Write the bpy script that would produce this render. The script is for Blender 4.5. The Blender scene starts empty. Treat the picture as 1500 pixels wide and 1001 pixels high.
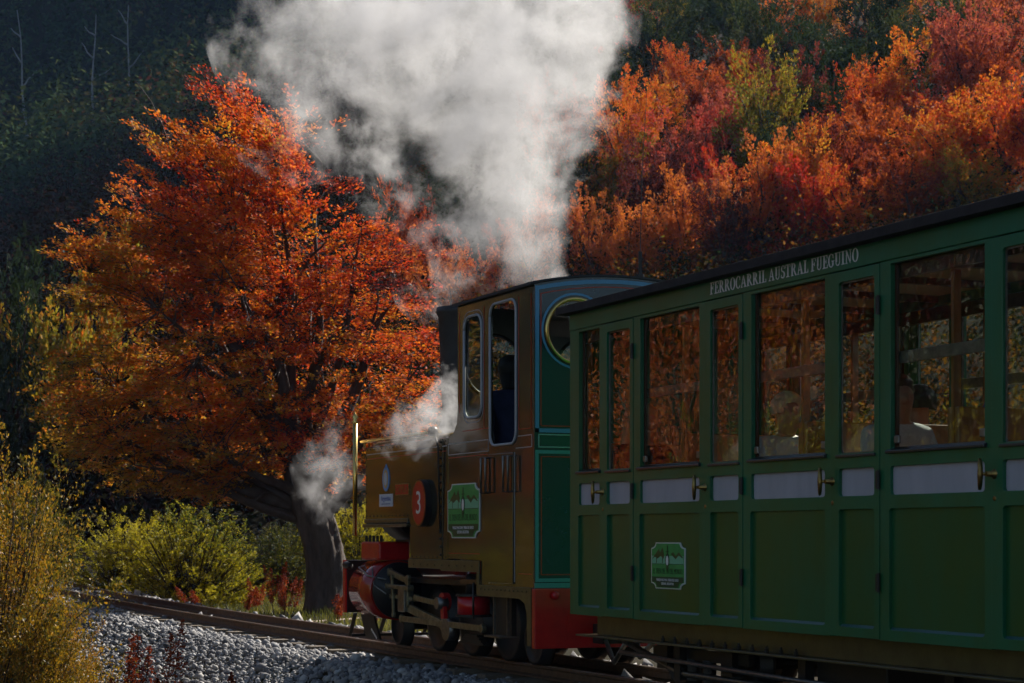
import bpy, bmesh, math, random
import numpy as np
from mathutils import Vector, Matrix, geometry

R = math.radians
S = bpy.context.scene
COL = S.collection
# ------------------------------------------------------------------ camera
cam_d = bpy.data.cameras.new('camera')
cam = bpy.data.objects.new('camera', cam_d)
COL.objects.link(cam)
cam.location = (-6.55, 0.0, 0.98)
cam.rotation_euler = (R(90), 0, R(-23.5))
cam_d.sensor_width = 36
cam_d.lens = 69.6
cam_d.shift_y = 0.19
cam_d.clip_end = 4000
cam_d.dof.use_dof = True
cam_d.dof.focus_distance = 15.0
cam_d.dof.aperture_fstop = 7.0
S.camera = cam
# ------------------------------------------------------------------ sky, sun, exposure
SUN_AZ, SUN_EL = 60.0, 36.0          # degrees right of the train's heading, above the horizon
W = bpy.data.worlds.new('World')
S.world = W
W.use_nodes = True
wn = W.node_tree
sky = wn.nodes.new('ShaderNodeTexSky')
sky.sky_type = 'NISHITA'
sky.sun_disc = False
sky.sun_elevation = R(SUN_EL)
sky.sun_rotation = R(SUN_AZ)
sky.air_density = 1.0
sky.dust_density = 0.6
wn.links.new(sky.outputs[0], wn.nodes['Background'].inputs[0])
wn.nodes['Background'].inputs[1].default_value = 0.050
sl = bpy.data.lights.new('sun', 'SUN')
sl.energy = 5.0
sl.angle = R(0.5)
sl.color = (1.0, 0.93, 0.82)
sun = bpy.data.objects.new('sun', sl)
COL.objects.link(sun)
sd = Vector((math.sin(R(SUN_AZ)) * math.cos(R(SUN_EL)), math.cos(R(SUN_AZ)) * math.cos(R(SUN_EL)), math.sin(R(SUN_EL))))
sun.rotation_euler = sd.to_track_quat('Z', 'Y').to_euler()
sun.location = sd * 60
S.view_settings.view_transform = 'Standard'
S.view_settings.look = 'None'
S.view_settings.exposure = 0.68
S.view_settings.gamma = 1.0
S.render.engine = 'CYCLES'
cy = S.cycles
cy.use_adaptive_sampling = True
cy.adaptive_threshold = 0.03
cy.use_denoising = True
cy.max_bounces = 10
cy.diffuse_bounces = 3
cy.glossy_bounces = 4
cy.transmission_bounces = 6
cy.transparent_max_bounces = 24
cy.volume_bounces = 5
cy.caustics_reflective = False
cy.caustics_refractive = False
cy.sample_clamp_indirect = 6
rng = np.random.default_rng(7)
random.seed(7)

# ------------------------------------------------------------------ materials
def nodes_of(m):
    m.use_nodes = True
    return m.node_tree, m.node_tree.nodes['Principled BSDF']

def mat(name, col, rough=0.5, metal=0.0, var=0.0, vscale=6.0, col2=None, bump=0.0, bscale=60.0, coat=0.0, spec=0.5, stretch=None, dirt=None):
    """procedural surface: base colour drifting towards col2 with noise, fine relief, optional clear coat"""
    m = bpy.data.materials.new(name)
    nt, p = nodes_of(m)
    p.inputs['Roughness'].default_value = rough
    p.inputs['Metallic'].default_value = metal
    p.inputs['Specular IOR Level'].default_value = spec
    p.inputs['Coat Weight'].default_value = coat
    p.inputs['Coat Roughness'].default_value = 0.06
    p.inputs['Base Color'].default_value = (*col, 1)
    tc = nt.nodes.new('ShaderNodeTexCoord')
    src = tc.outputs['Object']
    if stretch:
        mp = nt.nodes.new('ShaderNodeMapping')
        mp.inputs['Scale'].default_value = stretch
        nt.links.new(src, mp.inputs[0])
        src = mp.outputs[0]
    if var > 0:
        n = nt.nodes.new('ShaderNodeTexNoise')
        n.inputs['Scale'].default_value = vscale
        n.inputs['Detail'].default_value = 6
        n.inputs['Roughness'].default_value = 0.65
        nt.links.new(src, n.inputs['Vector'])
        r = nt.nodes.new('ShaderNodeValToRGB')
        c2 = col2 or tuple(c * (1 - var) for c in col)
        r.color_ramp.elements[0].position = 0.32
        r.color_ramp.elements[1].position = 0.68
        r.color_ramp.elements[0].color = (*c2, 1)
        r.color_ramp.elements[1].color = (*col, 1)
        nt.links.new(n.outputs[0], r.inputs[0])
        nt.links.new(r.outputs[0], p.inputs['Base Color'])
        mr = nt.nodes.new('ShaderNodeMapRange')
        mr.inputs[3].default_value = min(1, rough * 1.35 + 0.04)
        mr.inputs[4].default_value = rough * 0.8
        nt.links.new(n.outputs[0], mr.inputs[0])
        nt.links.new(mr.outputs[0], p.inputs['Roughness'])
    if bump > 0:
        n2 = nt.nodes.new('ShaderNodeTexNoise')
        n2.inputs['Scale'].default_value = bscale
        n2.inputs['Detail'].default_value = 5
        nt.links.new(src, n2.inputs['Vector'])
        b = nt.nodes.new('ShaderNodeBump')
        b.inputs['Strength'].default_value = bump
        b.inputs['Distance'].default_value = 0.01
        nt.links.new(n2.outputs[0], b.inputs['Height'])
        nt.links.new(b.outputs[0], p.inputs['Normal'])
        if coat:
            nt.links.new(b.outputs[0], p.inputs['Coat Normal'])
    return m

def leaf_mat(name, stops, nscale=0.6, trans=0.5, seed=0.0, island=0.55, gloss=0.03, grad=None):
    """leaf: colour from clumps of noise plus a random value for each leaf; thin, lets light through"""
    m = bpy.data.materials.new(name)
    m.use_nodes = True
    nt = m.node_tree
    nt.nodes.remove(nt.nodes['Principled BSDF'])
    out = nt.nodes['Material Output']
    tc = nt.nodes.new('ShaderNodeTexCoord')
    oi = nt.nodes.new('ShaderNodeObjectInfo')
    n = nt.nodes.new('ShaderNodeTexNoise')
    n.noise_dimensions = '4D'
    n.inputs['Scale'].default_value = nscale
    n.inputs['Detail'].default_value = 3
    ad = nt.nodes.new('ShaderNodeMath')
    ad.operation = 'MULTIPLY_ADD'
    ad.inputs[1].default_value = 17.0
    ad.inputs[2].default_value = seed
    nt.links.new(oi.outputs['Random'], ad.inputs[0])
    nt.links.new(ad.outputs[0], n.inputs['W'])
    nt.links.new(tc.outputs['Object'], n.inputs['Vector'])
    g = nt.nodes.new('ShaderNodeNewGeometry')
    a = nt.nodes.new('ShaderNodeMath')
    a.operation = 'MULTIPLY_ADD'
    a.inputs[1].default_value = island
    nt.links.new(g.outputs['Random Per Island'], a.inputs[0])
    b = nt.nodes.new('ShaderNodeMath')
    b.operation = 'MULTIPLY_ADD'
    b.inputs[1].default_value = 1.5
    b.inputs[2].default_value = -0.25 - island * 0.5
    nt.links.new(n.outputs[0], b.inputs[0])
    nt.links.new(b.outputs[0], a.inputs[2])
    fac = a.outputs[0]
    if grad:                            # leaves turn earlier at one end of the crown, brightened as if lit
        dp_ = nt.nodes.new('ShaderNodeVectorMath')
        dp_.operation = 'DOT_PRODUCT'
        dp_.inputs[1].default_value = grad[:3]
        nt.links.new(tc.outputs['Object'], dp_.inputs[0])
        a5 = nt.nodes.new('ShaderNodeMath')
        a5.operation = 'ADD'
        nt.links.new(dp_.outputs['Value'], a5.inputs[0])
        nt.links.new(a.outputs[0], a5.inputs[1])
        a6 = nt.nodes.new('ShaderNodeMath')
        a6.operation = 'ADD'
        a6.inputs[1].default_value = grad[3]
        nt.links.new(a5.outputs[0], a6.inputs[0])
        fac = a6.outputs[0]
    r = nt.nodes.new('ShaderNodeValToRGB')
    els = r.color_ramp.elements
    while len(els) < len(stops):
        els.new(0.5)
    for i, c in enumerate(stops):
        els[i].position = 0.1 + 0.8 * i / max(1, len(stops) - 1)
        els[i].color = (*c, 1)
    nt.links.new(fac, r.inputs[0])
    d = nt.nodes.new('ShaderNodeBsdfDiffuse')
    t = nt.nodes.new('ShaderNodeBsdfTranslucent')
    nt.links.new(r.outputs[0], d.inputs[0])
    nt.links.new(r.outputs[0], t.inputs[0])
    mx = nt.nodes.new('ShaderNodeMixShader')
    mx.inputs[0].default_value = trans
    nt.links.new(d.outputs[0], mx.inputs[1])
    nt.links.new(t.outputs[0], mx.inputs[2])
    gl = nt.nodes.new('ShaderNodeBsdfGlossy')
    gl.inputs['Roughness'].default_value = 0.55
    m2 = nt.nodes.new('ShaderNodeMixShader')
    m2.inputs[0].default_value = gloss
    nt.links.new(mx.outputs[0], m2.inputs[1])
    nt.links.new(gl.outputs[0], m2.inputs[2])
    nt.links.new(m2.outputs[0], out.inputs[0])
    return m

def glass_mat(name, wav=0.15, wscale=3.0, tint=(0.90, 0.93, 0.90)):
    m = bpy.data.materials.new(name)
    m.use_nodes = True
    nt = m.node_tree
    nt.nodes.remove(nt.nodes['Principled BSDF'])
    out = nt.nodes['Material Output']
    tc = nt.nodes.new('ShaderNodeTexCoord')
    mp = nt.nodes.new('ShaderNodeMapping')
    mp.inputs['Scale'].default_value = (1, 1, 3.0)
    nt.links.new(tc.outputs['Object'], mp.inputs[0])
    n = nt.nodes.new('ShaderNodeTexNoise')
    n.inputs['Scale'].default_value = wscale
    n.inputs['Detail'].default_value = 1.5
    nt.links.new(mp.outputs[0], n.inputs['Vector'])
    bp = nt.nodes.new('ShaderNodeBump')
    bp.inputs['Strength'].default_value = wav
    bp.inputs['Distance'].default_value = 0.02
    nt.links.new(n.outputs[0], bp.inputs['Height'])
    fr = nt.nodes.new('ShaderNodeFresnel')
    # a thin pane: the same reflectance on the way in and on the way out
    gg = nt.nodes.new('ShaderNodeNewGeometry')
    io = nt.nodes.new('ShaderNodeMapRange')
    io.inputs[3].default_value = 1.53
    io.inputs[4].default_value = 1 / 1.53
    nt.links.new(gg.outputs['Backfacing'], io.inputs[0])
    nt.links.new(io.outputs[0], fr.inputs[0])
    tr = nt.nodes.new('ShaderNodeBsdfTransparent')
    tr.inputs[0].default_value = (*tint, 1)
    gl = nt.nodes.new('ShaderNodeBsdfGlossy')
    gl.inputs['Roughness'].default_value = 0.0
    nt.links.new(bp.outputs[0], gl.inputs['Normal'])
    mx = nt.nodes.new('ShaderNodeMixShader')
    nt.links.new(fr.outputs[0], mx.inputs[0])
    nt.links.new(tr.outputs[0], mx.inputs[1])
    nt.links.new(gl.outputs[0], mx.inputs[2])
    nt.links.new(mx.outputs[0], out.inputs[0])
    return m

M = {}
M['green'] = mat('coach_green_paint', (0.007, 0.150, 0.074), 0.34, var=0.5, vscale=2.6, col2=(0.026, 0.115, 0.036), bump=0.06, bscale=30, coat=0.25, spec=0.35, stretch=(1, 1, 0.35))
M['green_panel'] = mat('coach_green_panel_paint', (0.007, 0.118, 0.052), 0.30, var=0.6, vscale=1.7, col2=(0.034, 0.098, 0.018), bump=0.08, bscale=12, coat=0.25, spec=0.35, stretch=(1, 1, 0.5))
M['white_panel'] = mat('off_white_panel_paint', (0.50, 0.47, 0.52), 0.45, var=0.18, vscale=7, bump=0.05, coat=0.1, stretch=(1, 1, 0.2))
M['bead'] = mat('glossy_green_bead', (0.03, 0.10, 0.10), 0.35, coat=0.4)
M['roof'] = mat('brown_black_roof_felt', (0.030, 0.020, 0.020), 0.75, var=0.4, vscale=12, bump=0.3, bscale=90)
M['sill'] = mat('dark_sill_paint', (0.02, 0.022, 0.03), 0.3, coat=0.4)
M['wood'] = mat('varnished_wood', (0.42, 0.16, 0.034), 0.35, var=0.45, vscale=5, stretch=(8, 8, 0.7), coat=0.4)
M['wood_dark'] = mat('dark_stained_wood', (0.085, 0.030, 0.012), 0.4, var=0.4, vscale=5, stretch=(8, 8, 0.7), coat=0.3)
M['ceiling'] = mat('cream_ceiling_board', (0.42, 0.35, 0.19), 0.5, var=0.15, vscale=4)
M['seat'] = mat('seat_upholstery', (0.05, 0.055, 0.05), 0.8, var=0.3, vscale=30)
M['brass'] = mat('old_brass', (0.50, 0.33, 0.10), 0.32, 1.0, var=0.45, vscale=30, col2=(0.16, 0.10, 0.04))
M['brass_bright'] = mat('polished_brass', (0.80, 0.55, 0.18), 0.2, 1.0, var=0.2, vscale=14)
M['steel'] = mat('worn_steel', (0.30, 0.29, 0.27), 0.38, 1.0, var=0.4, vscale=25, bump=0.08)
M['cab_inside'] = mat('grey_cab_interior_paint', (0.20, 0.20, 0.20), 0.5, var=0.4, vscale=4)
M['rod'] = mat('oily_bare_steel_rod', (0.36, 0.33, 0.22), 0.36, 0.75, var=0.35, vscale=16, col2=(0.16, 0.14, 0.08))
M['black'] = mat('black_machinery_paint', (0.012, 0.012, 0.013), 0.42, var=0.4, vscale=14, col2=(0.022, 0.016, 0.012), bump=0.1)
M['soot'] = mat('soot_black_chimney', (0.035, 0.033, 0.036), 0.55, var=0.4, vscale=6, bump=0.1)
M['red'] = mat('signal_red_paint', (0.62, 0.012, 0.012), 0.32, var=0.25, vscale=7, col2=(0.45, 0.008, 0.010), coat=0.35, bump=0.04)
M['red_clad'] = mat('glossy_red_cladding', (0.42, 0.020, 0.012), 0.16, var=0.2, vscale=5, coat=0.8)
M['teal'] = mat('deep_teal_loco_paint', (0.004, 0.030, 0.046), 0.20, var=0.35, vscale=2.5, coat=0.7, bump=0.03, bscale=8)
M['loco'] = mat('loco_paint_with_reflected_brown', (0.018, 0.022, 0.013), 0.09, var=0.6, vscale=2.6, col2=(0.030, 0.020, 0.009), coat=0.8, spec=0.6, bump=0.05, bscale=5, stretch=(1, 1, 0.4))  # brown-olive drift paints in the woods reflected on dark teal-green sides
M['loco_trim'] = mat('reflected_olive_paint', (0.09, 0.082, 0.036), 0.32, var=0.45, vscale=8, col2=(0.05, 0.042, 0.02), coat=0.5, bump=0.12, bscale=50)  # olive of the reflected surroundings put into the dark loco colour
M['line_grey'] = mat('grey_lining', (0.42, 0.42, 0.45), 0.4)
M['line_red'] = mat('red_lining', (0.50, 0.05, 0.02), 0.4)
M['line_blue'] = mat('sky_blue_lining', (0.10, 0.30, 0.50), 0.35)
M['line_teal'] = mat('pale_teal_lining', (0.08, 0.33, 0.30), 0.35)
M['line_green'] = mat('pale_green_lining', (0.25, 0.48, 0.38), 0.35)
M['belt_green'] = mat('belt_green_paint', (0.010, 0.075, 0.055), 0.25, coat=0.5)
M['letter'] = mat('silver_white_lettering', (0.84, 0.81, 0.82), 0.4, var=0.15, vscale=40)
M['plate_red'] = mat('number_plate_red', (0.55, 0.022, 0.012), 0.35, coat=0.3)
M['white'] = mat('white_enamel', (0.78, 0.78, 0.78), 0.35)
M['sticker'] = mat('pale_notice_paper', (0.62, 0.64, 0.72), 0.5)
M['ink_blue'] = mat('blue_notice_ink', (0.10, 0.14, 0.38), 0.5)
M['arms_blue'] = mat('sky_blue_enamel', (0.16, 0.36, 0.72), 0.35)
M['arms_gold'] = mat('gold_enamel', (0.62, 0.40, 0.12), 0.35)
M['sign_green'] = mat('sign_bright_green', (0.06, 0.36, 0.085), 0.42, var=0.2, vscale=9)
M['sign_pale'] = mat('sign_pale_green', (0.18, 0.50, 0.30), 0.42)
M['sign_dark'] = mat('sign_dark_green', (0.012, 0.070, 0.020), 0.42)
M['sign_brown'] = mat('sign_brown_hills', (0.055, 0.085, 0.018), 0.42)
M['sign_rim'] = mat('sign_pale_rim', (0.66, 0.68, 0.64), 0.42)
M['gauge'] = mat('dial_face', (0.30, 0.29, 0.25), 0.4)
M['navy'] = mat('navy_work_cloth', (0.018, 0.026, 0.085), 0.85, var=0.35, vscale=14, bump=0.25, bscale=26)
M['dark_cloth'] = mat('black_cloth', (0.012, 0.012, 0.014), 0.85, bump=0.2, bscale=30)
M['white_cloth'] = mat('white_cloth', (0.62, 0.63, 0.66), 0.85, var=0.25, vscale=12, bump=0.3, bscale=24)
M['wine_cloth'] = mat('wine_red_cloth', (0.10, 0.02, 0.03), 0.85, bump=0.2, bscale=30)
M['skin'] = mat('skin', (0.42, 0.22, 0.15), 0.5)
M['hair_black'] = mat('black_hair', (0.008, 0.007, 0.007), 0.5, bump=0.3, bscale=80, stretch=(3, 3, 0.5))
M['hair_fair'] = mat('fair_hair', (0.52, 0.36, 0.17), 0.5, var=0.35, vscale=40, stretch=(5, 5, 0.6), bump=0.3, bscale=60)
M['cream_knit'] = mat('cream_knit', (0.62, 0.56, 0.40), 0.9, bump=0.5, bscale=60)
M['silver'] = mat('silver_quilt_fabric', (0.52, 0.57, 0.64), 0.3, 0.2, bump=0.2, bscale=30)
M['blue_strap'] = mat('blue_webbing', (0.04, 0.07, 0.40), 0.7)
M['rail'] = mat('rusty_rail_steel', (0.16, 0.09, 0.05), 0.55, 0.35, var=0.5, vscale=18, col2=(0.09, 0.055, 0.035), bump=0.2)
M['rail_top'] = mat('polished_rail_head', (0.42, 0.37, 0.32), 0.28, 1.0, var=0.3, vscale=9)
M['sleeper'] = mat('weathered_sleeper_timber', (0.20, 0.155, 0.11), 0.85, var=0.5, vscale=7, stretch=(1, 10, 4), bump=0.4)
M['bark'] = mat('grey_brown_bark', (0.105, 0.075, 0.055), 0.9, var=0.55, vscale=5, stretch=(2.2, 2.2, 0.5), bump=1.0, bscale=22)
M['twig'] = mat('dark_twig_bark', (0.070, 0.045, 0.034), 0.85, var=0.4, vscale=8)
M['dead'] = mat('bleached_dead_wood', (0.34, 0.33, 0.33), 0.8, var=0.3, vscale=3)
M['glass'] = glass_mat('coach_window_glass', 0.007, 2.0)
M['cab_glass'] = glass_mat('cab_window_glass', 0.06, 2.0)

# foliage palettes
RED, ORG, YEL = (0.52, 0.038, 0.014), (0.64, 0.15, 0.014), (0.56, 0.28, 0.022)
GRN, OLV, DRK = (0.070, 0.105, 0.018), (0.20, 0.17, 0.014), (0.018, 0.034, 0.012)
PNK, MAR = (0.42, 0.085, 0.060), (0.10, 0.018, 0.018)
LM = {
    'orange': leaf_mat('orange_leaves', [MAR, RED, ORG, ORG, YEL], 0.7),
    'rust': leaf_mat('rust_leaves', [MAR, (0.30, 0.045, 0.012), (0.42, 0.085, 0.015), ORG], 0.7),
    'gold': leaf_mat('gold_leaves', [OLV, ORG, YEL, YEL], 0.7),
    'lime': leaf_mat('yellow_green_leaves', [GRN, OLV, (0.33, 0.25, 0.02), ORG], 0.8),
    'crimson': leaf_mat('crimson_leaves', [MAR, RED, (0.55, 0.03, 0.02), ORG], 0.8),
    'pink': leaf_mat('salmon_pink_leaves', [RED, PNK, (0.46, 0.12, 0.06), ORG], 0.7),
    'maroon': leaf_mat('maroon_leaves', [DRK, MAR, (0.16, 0.03, 0.02), (0.26, 0.05, 0.02)], 0.7),
    'dark': leaf_mat('dark_green_leaves', [DRK, DRK, (0.035, 0.055, 0.014), (0.09, 0.09, 0.018)], 0.5, 0.35),
    'salmon': leaf_mat('pale_orange_leaves', [PNK, (0.52, 0.12, 0.03), (0.58, 0.19, 0.03), ORG], 0.7),
    'big': leaf_mat('beech_leaves', [MAR, RED, (0.60, 0.085, 0.012), ORG, (0.62, 0.17, 0.014), (0.60, 0.26, 0.02), (0.40, 0.25, 0.018)], 0.7, 0.6, 3.0, 0.45, grad=(-.060, .026, -.058, .27)),  # last golden stops brightened to paint light on the lower left crown
    'bush': leaf_mat('yellow_green_bush_leaves', [GRN, (0.27, 0.24, 0.014), (0.44, 0.37, 0.016), (0.52, 0.43, 0.025)], 0.9, 0.45),
    'bush2': leaf_mat('olive_bush_leaves', [DRK, (0.06, 0.07, 0.012), OLV, (0.24, 0.16, 0.02)], 0.9, 0.4),
    'berry': leaf_mat('golden_barberry_leaves', [(0.04, 0.05, 0.010), (0.18, 0.14, 0.012), (0.42, 0.25, 0.014), (0.48, 0.20, 0.012)], 1.1, 0.4, 0, 0.7, 0.05),
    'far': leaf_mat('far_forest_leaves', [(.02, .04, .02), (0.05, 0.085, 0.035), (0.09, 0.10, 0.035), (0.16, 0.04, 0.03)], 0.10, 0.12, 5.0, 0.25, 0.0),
    'valley': leaf_mat('shade_dark_valley_leaves', [(.008, .014, .008), (0.010, 0.016, 0.009), (.03, .010, .010), (0.025, 0.028, 0.010), (0.06, 0.02, 0.012)], 0.05, 0.08, 9.0, 0.35, 0.0),  # very dark palette stands in for mountain shade over the valley
    'thicket': leaf_mat('thicket_leaves', [DRK, (0.10, 0.05, 0.012), (0.26, 0.09, 0.015), OLV], 0.25, 0.4, 4.0, 0.5, 0.0),
    'under': leaf_mat('shade_dark_undergrowth_leaves', [(.010, .016, .008), DRK, (0.03, 0.035, 0.012), (0.09, 0.025, 0.012)], 0.12, 0.35, 2.0, 0.5, 0.0),  # near-black leaf colour stands for the shadow between crowns
    'dock': leaf_mat('dock_seed_heads', [(0.12, 0.018, 0.008), (0.32, 0.045, 0.012), (0.48, 0.10, 0.02)], 3.0, 0.35),
    'grass': leaf_mat('grass_blades', [(0.05, 0.06, 0.012), (0.14, 0.14, 0.025), (0.28, 0.24, 0.05)], 0.8, 0.4),
}

# ------------------------------------------------------------------ builders
def tag(o, label=None, cat=None, group=None, kind=None):
    if label: o['label'] = label
    if cat: o['category'] = cat
    if group: o['group'] = group
    if kind: o['kind'] = kind
    return o

def empty(name, loc=(0, 0, 0), rz=0.0):
    o = bpy.data.objects.new(name, None)
    o.empty_display_size = 0.2
    o.location = loc
    o.rotation_euler = (0, 0, rz)
    COL.objects.link(o)
    return o

def base_of(p):
    v = Vector((0, 0, 0))
    while p is not None:
        v += p.location
        p = p.parent
    return v

class MB:
    """collects shapes given in world metres; build() links them as one mesh object"""
    def __init__(s):
        s.v, s.f = [], []
    def add(s, vs, fs):
        o = len(s.v)
        s.v += [tuple(v) for v in vs]
        s.f += [tuple(i + o for i in f) for f in fs]
        return s
    def box(s, x0, x1, y0, y1, z0, z1):
        x0, x1 = min(x0, x1), max(x0, x1)
        y0, y1 = min(y0, y1), max(y0, y1)
        z0, z1 = min(z0, z1), max(z0, z1)
        vs = [(x0, y0, z0), (x1, y0, z0), (x1, y1, z0), (x0, y1, z0), (x0, y0, z1), (x1, y0, z1), (x1, y1, z1), (x0, y1, z1)]
        return s.add(vs, [(0, 3, 2, 1), (4, 5, 6, 7), (0, 1, 5, 4), (1, 2, 6, 5), (2, 3, 7, 6), (3, 0, 4, 7)])
    def tube(s, pts, r, n=8):
        pts = [Vector(p) for p in pts]
        rs = list(r) if hasattr(r, '__len__') else [r] * len(pts)
        vs, fs = [], []
        up = None
        for i, p in enumerate(pts):
            t = (pts[min(i + 1, len(pts) - 1)] - pts[max(i - 1, 0)]).normalized()
            if up is None:
                up = t.orthogonal().normalized()
            up = (up - t * up.dot(t))
            up = up.normalized() if up.length > 1e-5 else t.orthogonal().normalized()
            w = t.cross(up)
            for k in range(n):
                a = 2 * math.pi * k / n
                vs.append(p + (up * math.cos(a) + w * math.sin(a)) * rs[i])
        for i in range(len(pts) - 1):
            for k in range(n):
                fs.append((i * n + k, i * n + (k + 1) % n, (i + 1) * n + (k + 1) % n, (i + 1) * n + k))
        fs.append(tuple(range(n - 1, -1, -1)))
        fs.append(tuple((len(pts) - 1) * n + k for k in range(n)))
        return s.add(vs, fs)
    def cyl(s, a, b, r, n=24, r2=None):
        return s.tube([a, b], [r, r if r2 is None else r2], n)
    def bar(s, a, b, w, h):
        """flat bar between two points, w wide sideways in x, h tall"""
        a, b = Vector(a), Vector(b)
        t = (b - a).normalized()
        sx = Vector((1, 0, 0)) * w / 2
        up = t.cross(Vector((1, 0, 0))).normalized() * h / 2
        vs = [a - sx - up, a + sx - up, a + sx + up, a - sx + up, b - sx - up, b + sx - up, b + sx + up, b - sx + up]
        return s.add(vs, [(0, 1, 2, 3), (7, 6, 5, 4), (0, 4, 5, 1), (1, 5, 6, 2), (2, 6, 7, 3), (3, 7, 4, 0)])
    def plate(s, outer, holes, axis, a0, a1):
        """flat sheet with holes; loops are 2-D, (y,z) for axis x, (x,z) for axis y, (x,y) for axis z"""
        loops = [outer] + list(holes)
        flat = [p for l in loops for p in l]
        tri = geometry.tessellate_polygon([[Vector((p[0], p[1], 0)) for p in l] for l in loops])
        def P(p, a):
            return {'x': (a, p[0], p[1]), 'y': (p[0], a, p[1]), 'z': (p[0], p[1], a)}[axis]
        n = len(flat)
        vs = [P(p, a0) for p in flat] + [P(p, a1) for p in flat]
        fs = [tuple(t) for t in tri] + [tuple(i + n for i in reversed(t)) for t in tri]
        o = 0
        for l in loops:
            k = len(l)
            for i in range(k):
                j = (i + 1) % k
                fs.append((o + i, o + j, o + j + n, o + i + n))
            o += k
        return s.add(vs, fs)
    def lathe(s, prof, c, n=20, axis='z'):
        vs, fs = [], []
        for (r, h) in prof:
            for k in range(n):
                a = 2 * math.pi * k / n
                u, w = r * math.cos(a), r * math.sin(a)
                d = {'z': (u, w, h), 'y': (u, h, w), 'x': (h, u, w)}[axis]
                vs.append((c[0] + d[0], c[1] + d[1], c[2] + d[2]))
        for i in range(len(prof) - 1):
            for k in range(n):
                fs.append((i * n + k, i * n + (k + 1) % n, (i + 1) * n + (k + 1) % n, (i + 1) * n + k))
        if prof[0][0] > 1e-4: fs.append(tuple(range(n - 1, -1, -1)))
        if prof[-1][0] > 1e-4: fs.append(tuple((len(prof) - 1) * n + k for k in range(n)))
        return s.add(vs, fs)
    def torus(s, c, Rr, r, axis='y', n=40, m=10):
        vs, fs = [], []
        for i in range(n):
            a = 2 * math.pi * i / n
            for k in range(m):
                b = 2 * math.pi * k / m
                q = Rr + r * math.cos(b)
                u, w, h = q * math.cos(a), q * math.sin(a), r * math.sin(b)
                d = {'z': (u, w, h), 'y': (u, h, w), 'x': (h, u, w)}[axis]
                vs.append((c[0] + d[0], c[1] + d[1], c[2] + d[2]))
        for i in range(n):
            for k in range(m):
                fs.append((i * m + k, ((i + 1) % n) * m + k, ((i + 1) % n) * m + (k + 1) % m, i * m + (k + 1) % m))
        return s.add(vs, fs)
    def build(s, name, m, parent=None, smooth=False, bevel=0.0, kind=None):
        me = bpy.data.meshes.new(name)
        o3 = base_of(parent)
        me.from_pydata([(v[0] - o3.x, v[1] - o3.y, v[2] - o3.z) for v in s.v], [], s.f)
        bm = bmesh.new()
        bm.from_mesh(me)
        bmesh.ops.recalc_face_normals(bm, faces=bm.faces)
        bm.to_mesh(me)
        bm.free()
        if m is not None: me.materials.append(M[m] if isinstance(m, str) else m)
        if smooth:
            me.polygons.foreach_set('use_smooth', [len(p.vertices) <= 4 for p in me.polygons])
        o = bpy.data.objects.new(name, me)
        COL.objects.link(o)
        o.parent = parent
        if bevel:
            b = o.modifiers.new('bevel', 'BEVEL')
            b.width = bevel
            b.segments = 2
            b.limit_method = 'ANGLE'
        if kind: o['kind'] = kind
        return o

def mesh_np(name, V, F, m, parent=None, smooth=False):
    """big meshes from numpy arrays; F is (n,3) or (n,4)"""
    me = bpy.data.meshes.new(name)
    k = F.shape[1]
    me.vertices.add(len(V))
    me.vertices.foreach_set('co', np.ascontiguousarray(V, dtype=np.float32).ravel())
    me.loops.add(F.size)
    me.loops.foreach_set('vertex_index', np.ascontiguousarray(F, dtype=np.int32).ravel())
    me.polygons.add(len(F))
    me.polygons.foreach_set('loop_start', np.arange(0, F.size, k, dtype=np.int32))
    if smooth:
        me.polygons.foreach_set('use_smooth', np.ones(len(F), dtype=bool))
    me.update(calc_edges=True)
    me.materials.append(m)
    o = bpy.data.objects.new(name, me)
    COL.objects.link(o)
    o.parent = parent
    return o

def rr(y0, y1, z0, z1, r, n=6):
    out = []
    for (cx, cz, a0) in ((y1 - r, z1 - r, 0), (y0 + r, z1 - r, 90), (y0 + r, z0 + r, 180), (y1 - r, z0 + r, 270)):
        for k in range(n + 1):
            a = R(a0 + 90 * k / n)
            out.append((cx + r * math.cos(a), cz + r * math.sin(a)))
    return out

def circ(cx, cz, r, n=40, ry=None):
    return [(cx + r * math.cos(2 * math.pi * k / n), cz + (ry or r) * math.sin(2 * math.pi * k / n)) for k in range(n)]

def text_mesh(name, body, size, m, parent, loc, axis='side', xs=1.0, align='CENTER', fit=None):
    """flat lettering in Blender's own face, standing on a plane of constant x seen from -x"""
    cu = bpy.data.curves.new(name, 'FONT')
    cu.body = body
    cu.size = size
    cu.align_x = align
    cu.align_y = 'CENTER'
    cu.extrude = 0.0008
    cu.resolution_u = 3
    t = bpy.data.objects.new(name, cu)
    COL.objects.link(t)
    dg = bpy.context.evaluated_depsgraph_get()
    me = bpy.data.meshes.new_from_object(t.evaluated_get(dg))
    bpy.data.objects.remove(t)
    o3 = base_of(parent)
    if fit:                            # lettering as wide as its plate allows
        ex_ = [v.co.x for v in me.vertices]
        xs = fit / (max(ex_) - min(ex_))
    for v in me.vertices:
        a, b, c = v.co
        v.co = (loc[0] - c - o3.x, loc[1] - a * xs - o3.y, loc[2] + b - o3.z)
    me.materials.clear()
    me.materials.append(M[m])
    o = bpy.data.objects.new(name, me)
    COL.objects.link(o)
    o.parent = parent
    return o

# ------------------------------------------------------------------ terrain
def track_x(y):
    """centre line of the railway: straight under the train, then easing to the right"""
    t = np.clip(np.asarray(y, float) - 18.0, 0, 45)
    over = np.clip(np.asarray(y, float) - 63.0, 0, None)
    return t * t / 450.0 + over * 0.2

def soft(d, w):
    return w * np.logaddexp(0.0, np.asarray(d, float) / w)

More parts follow.
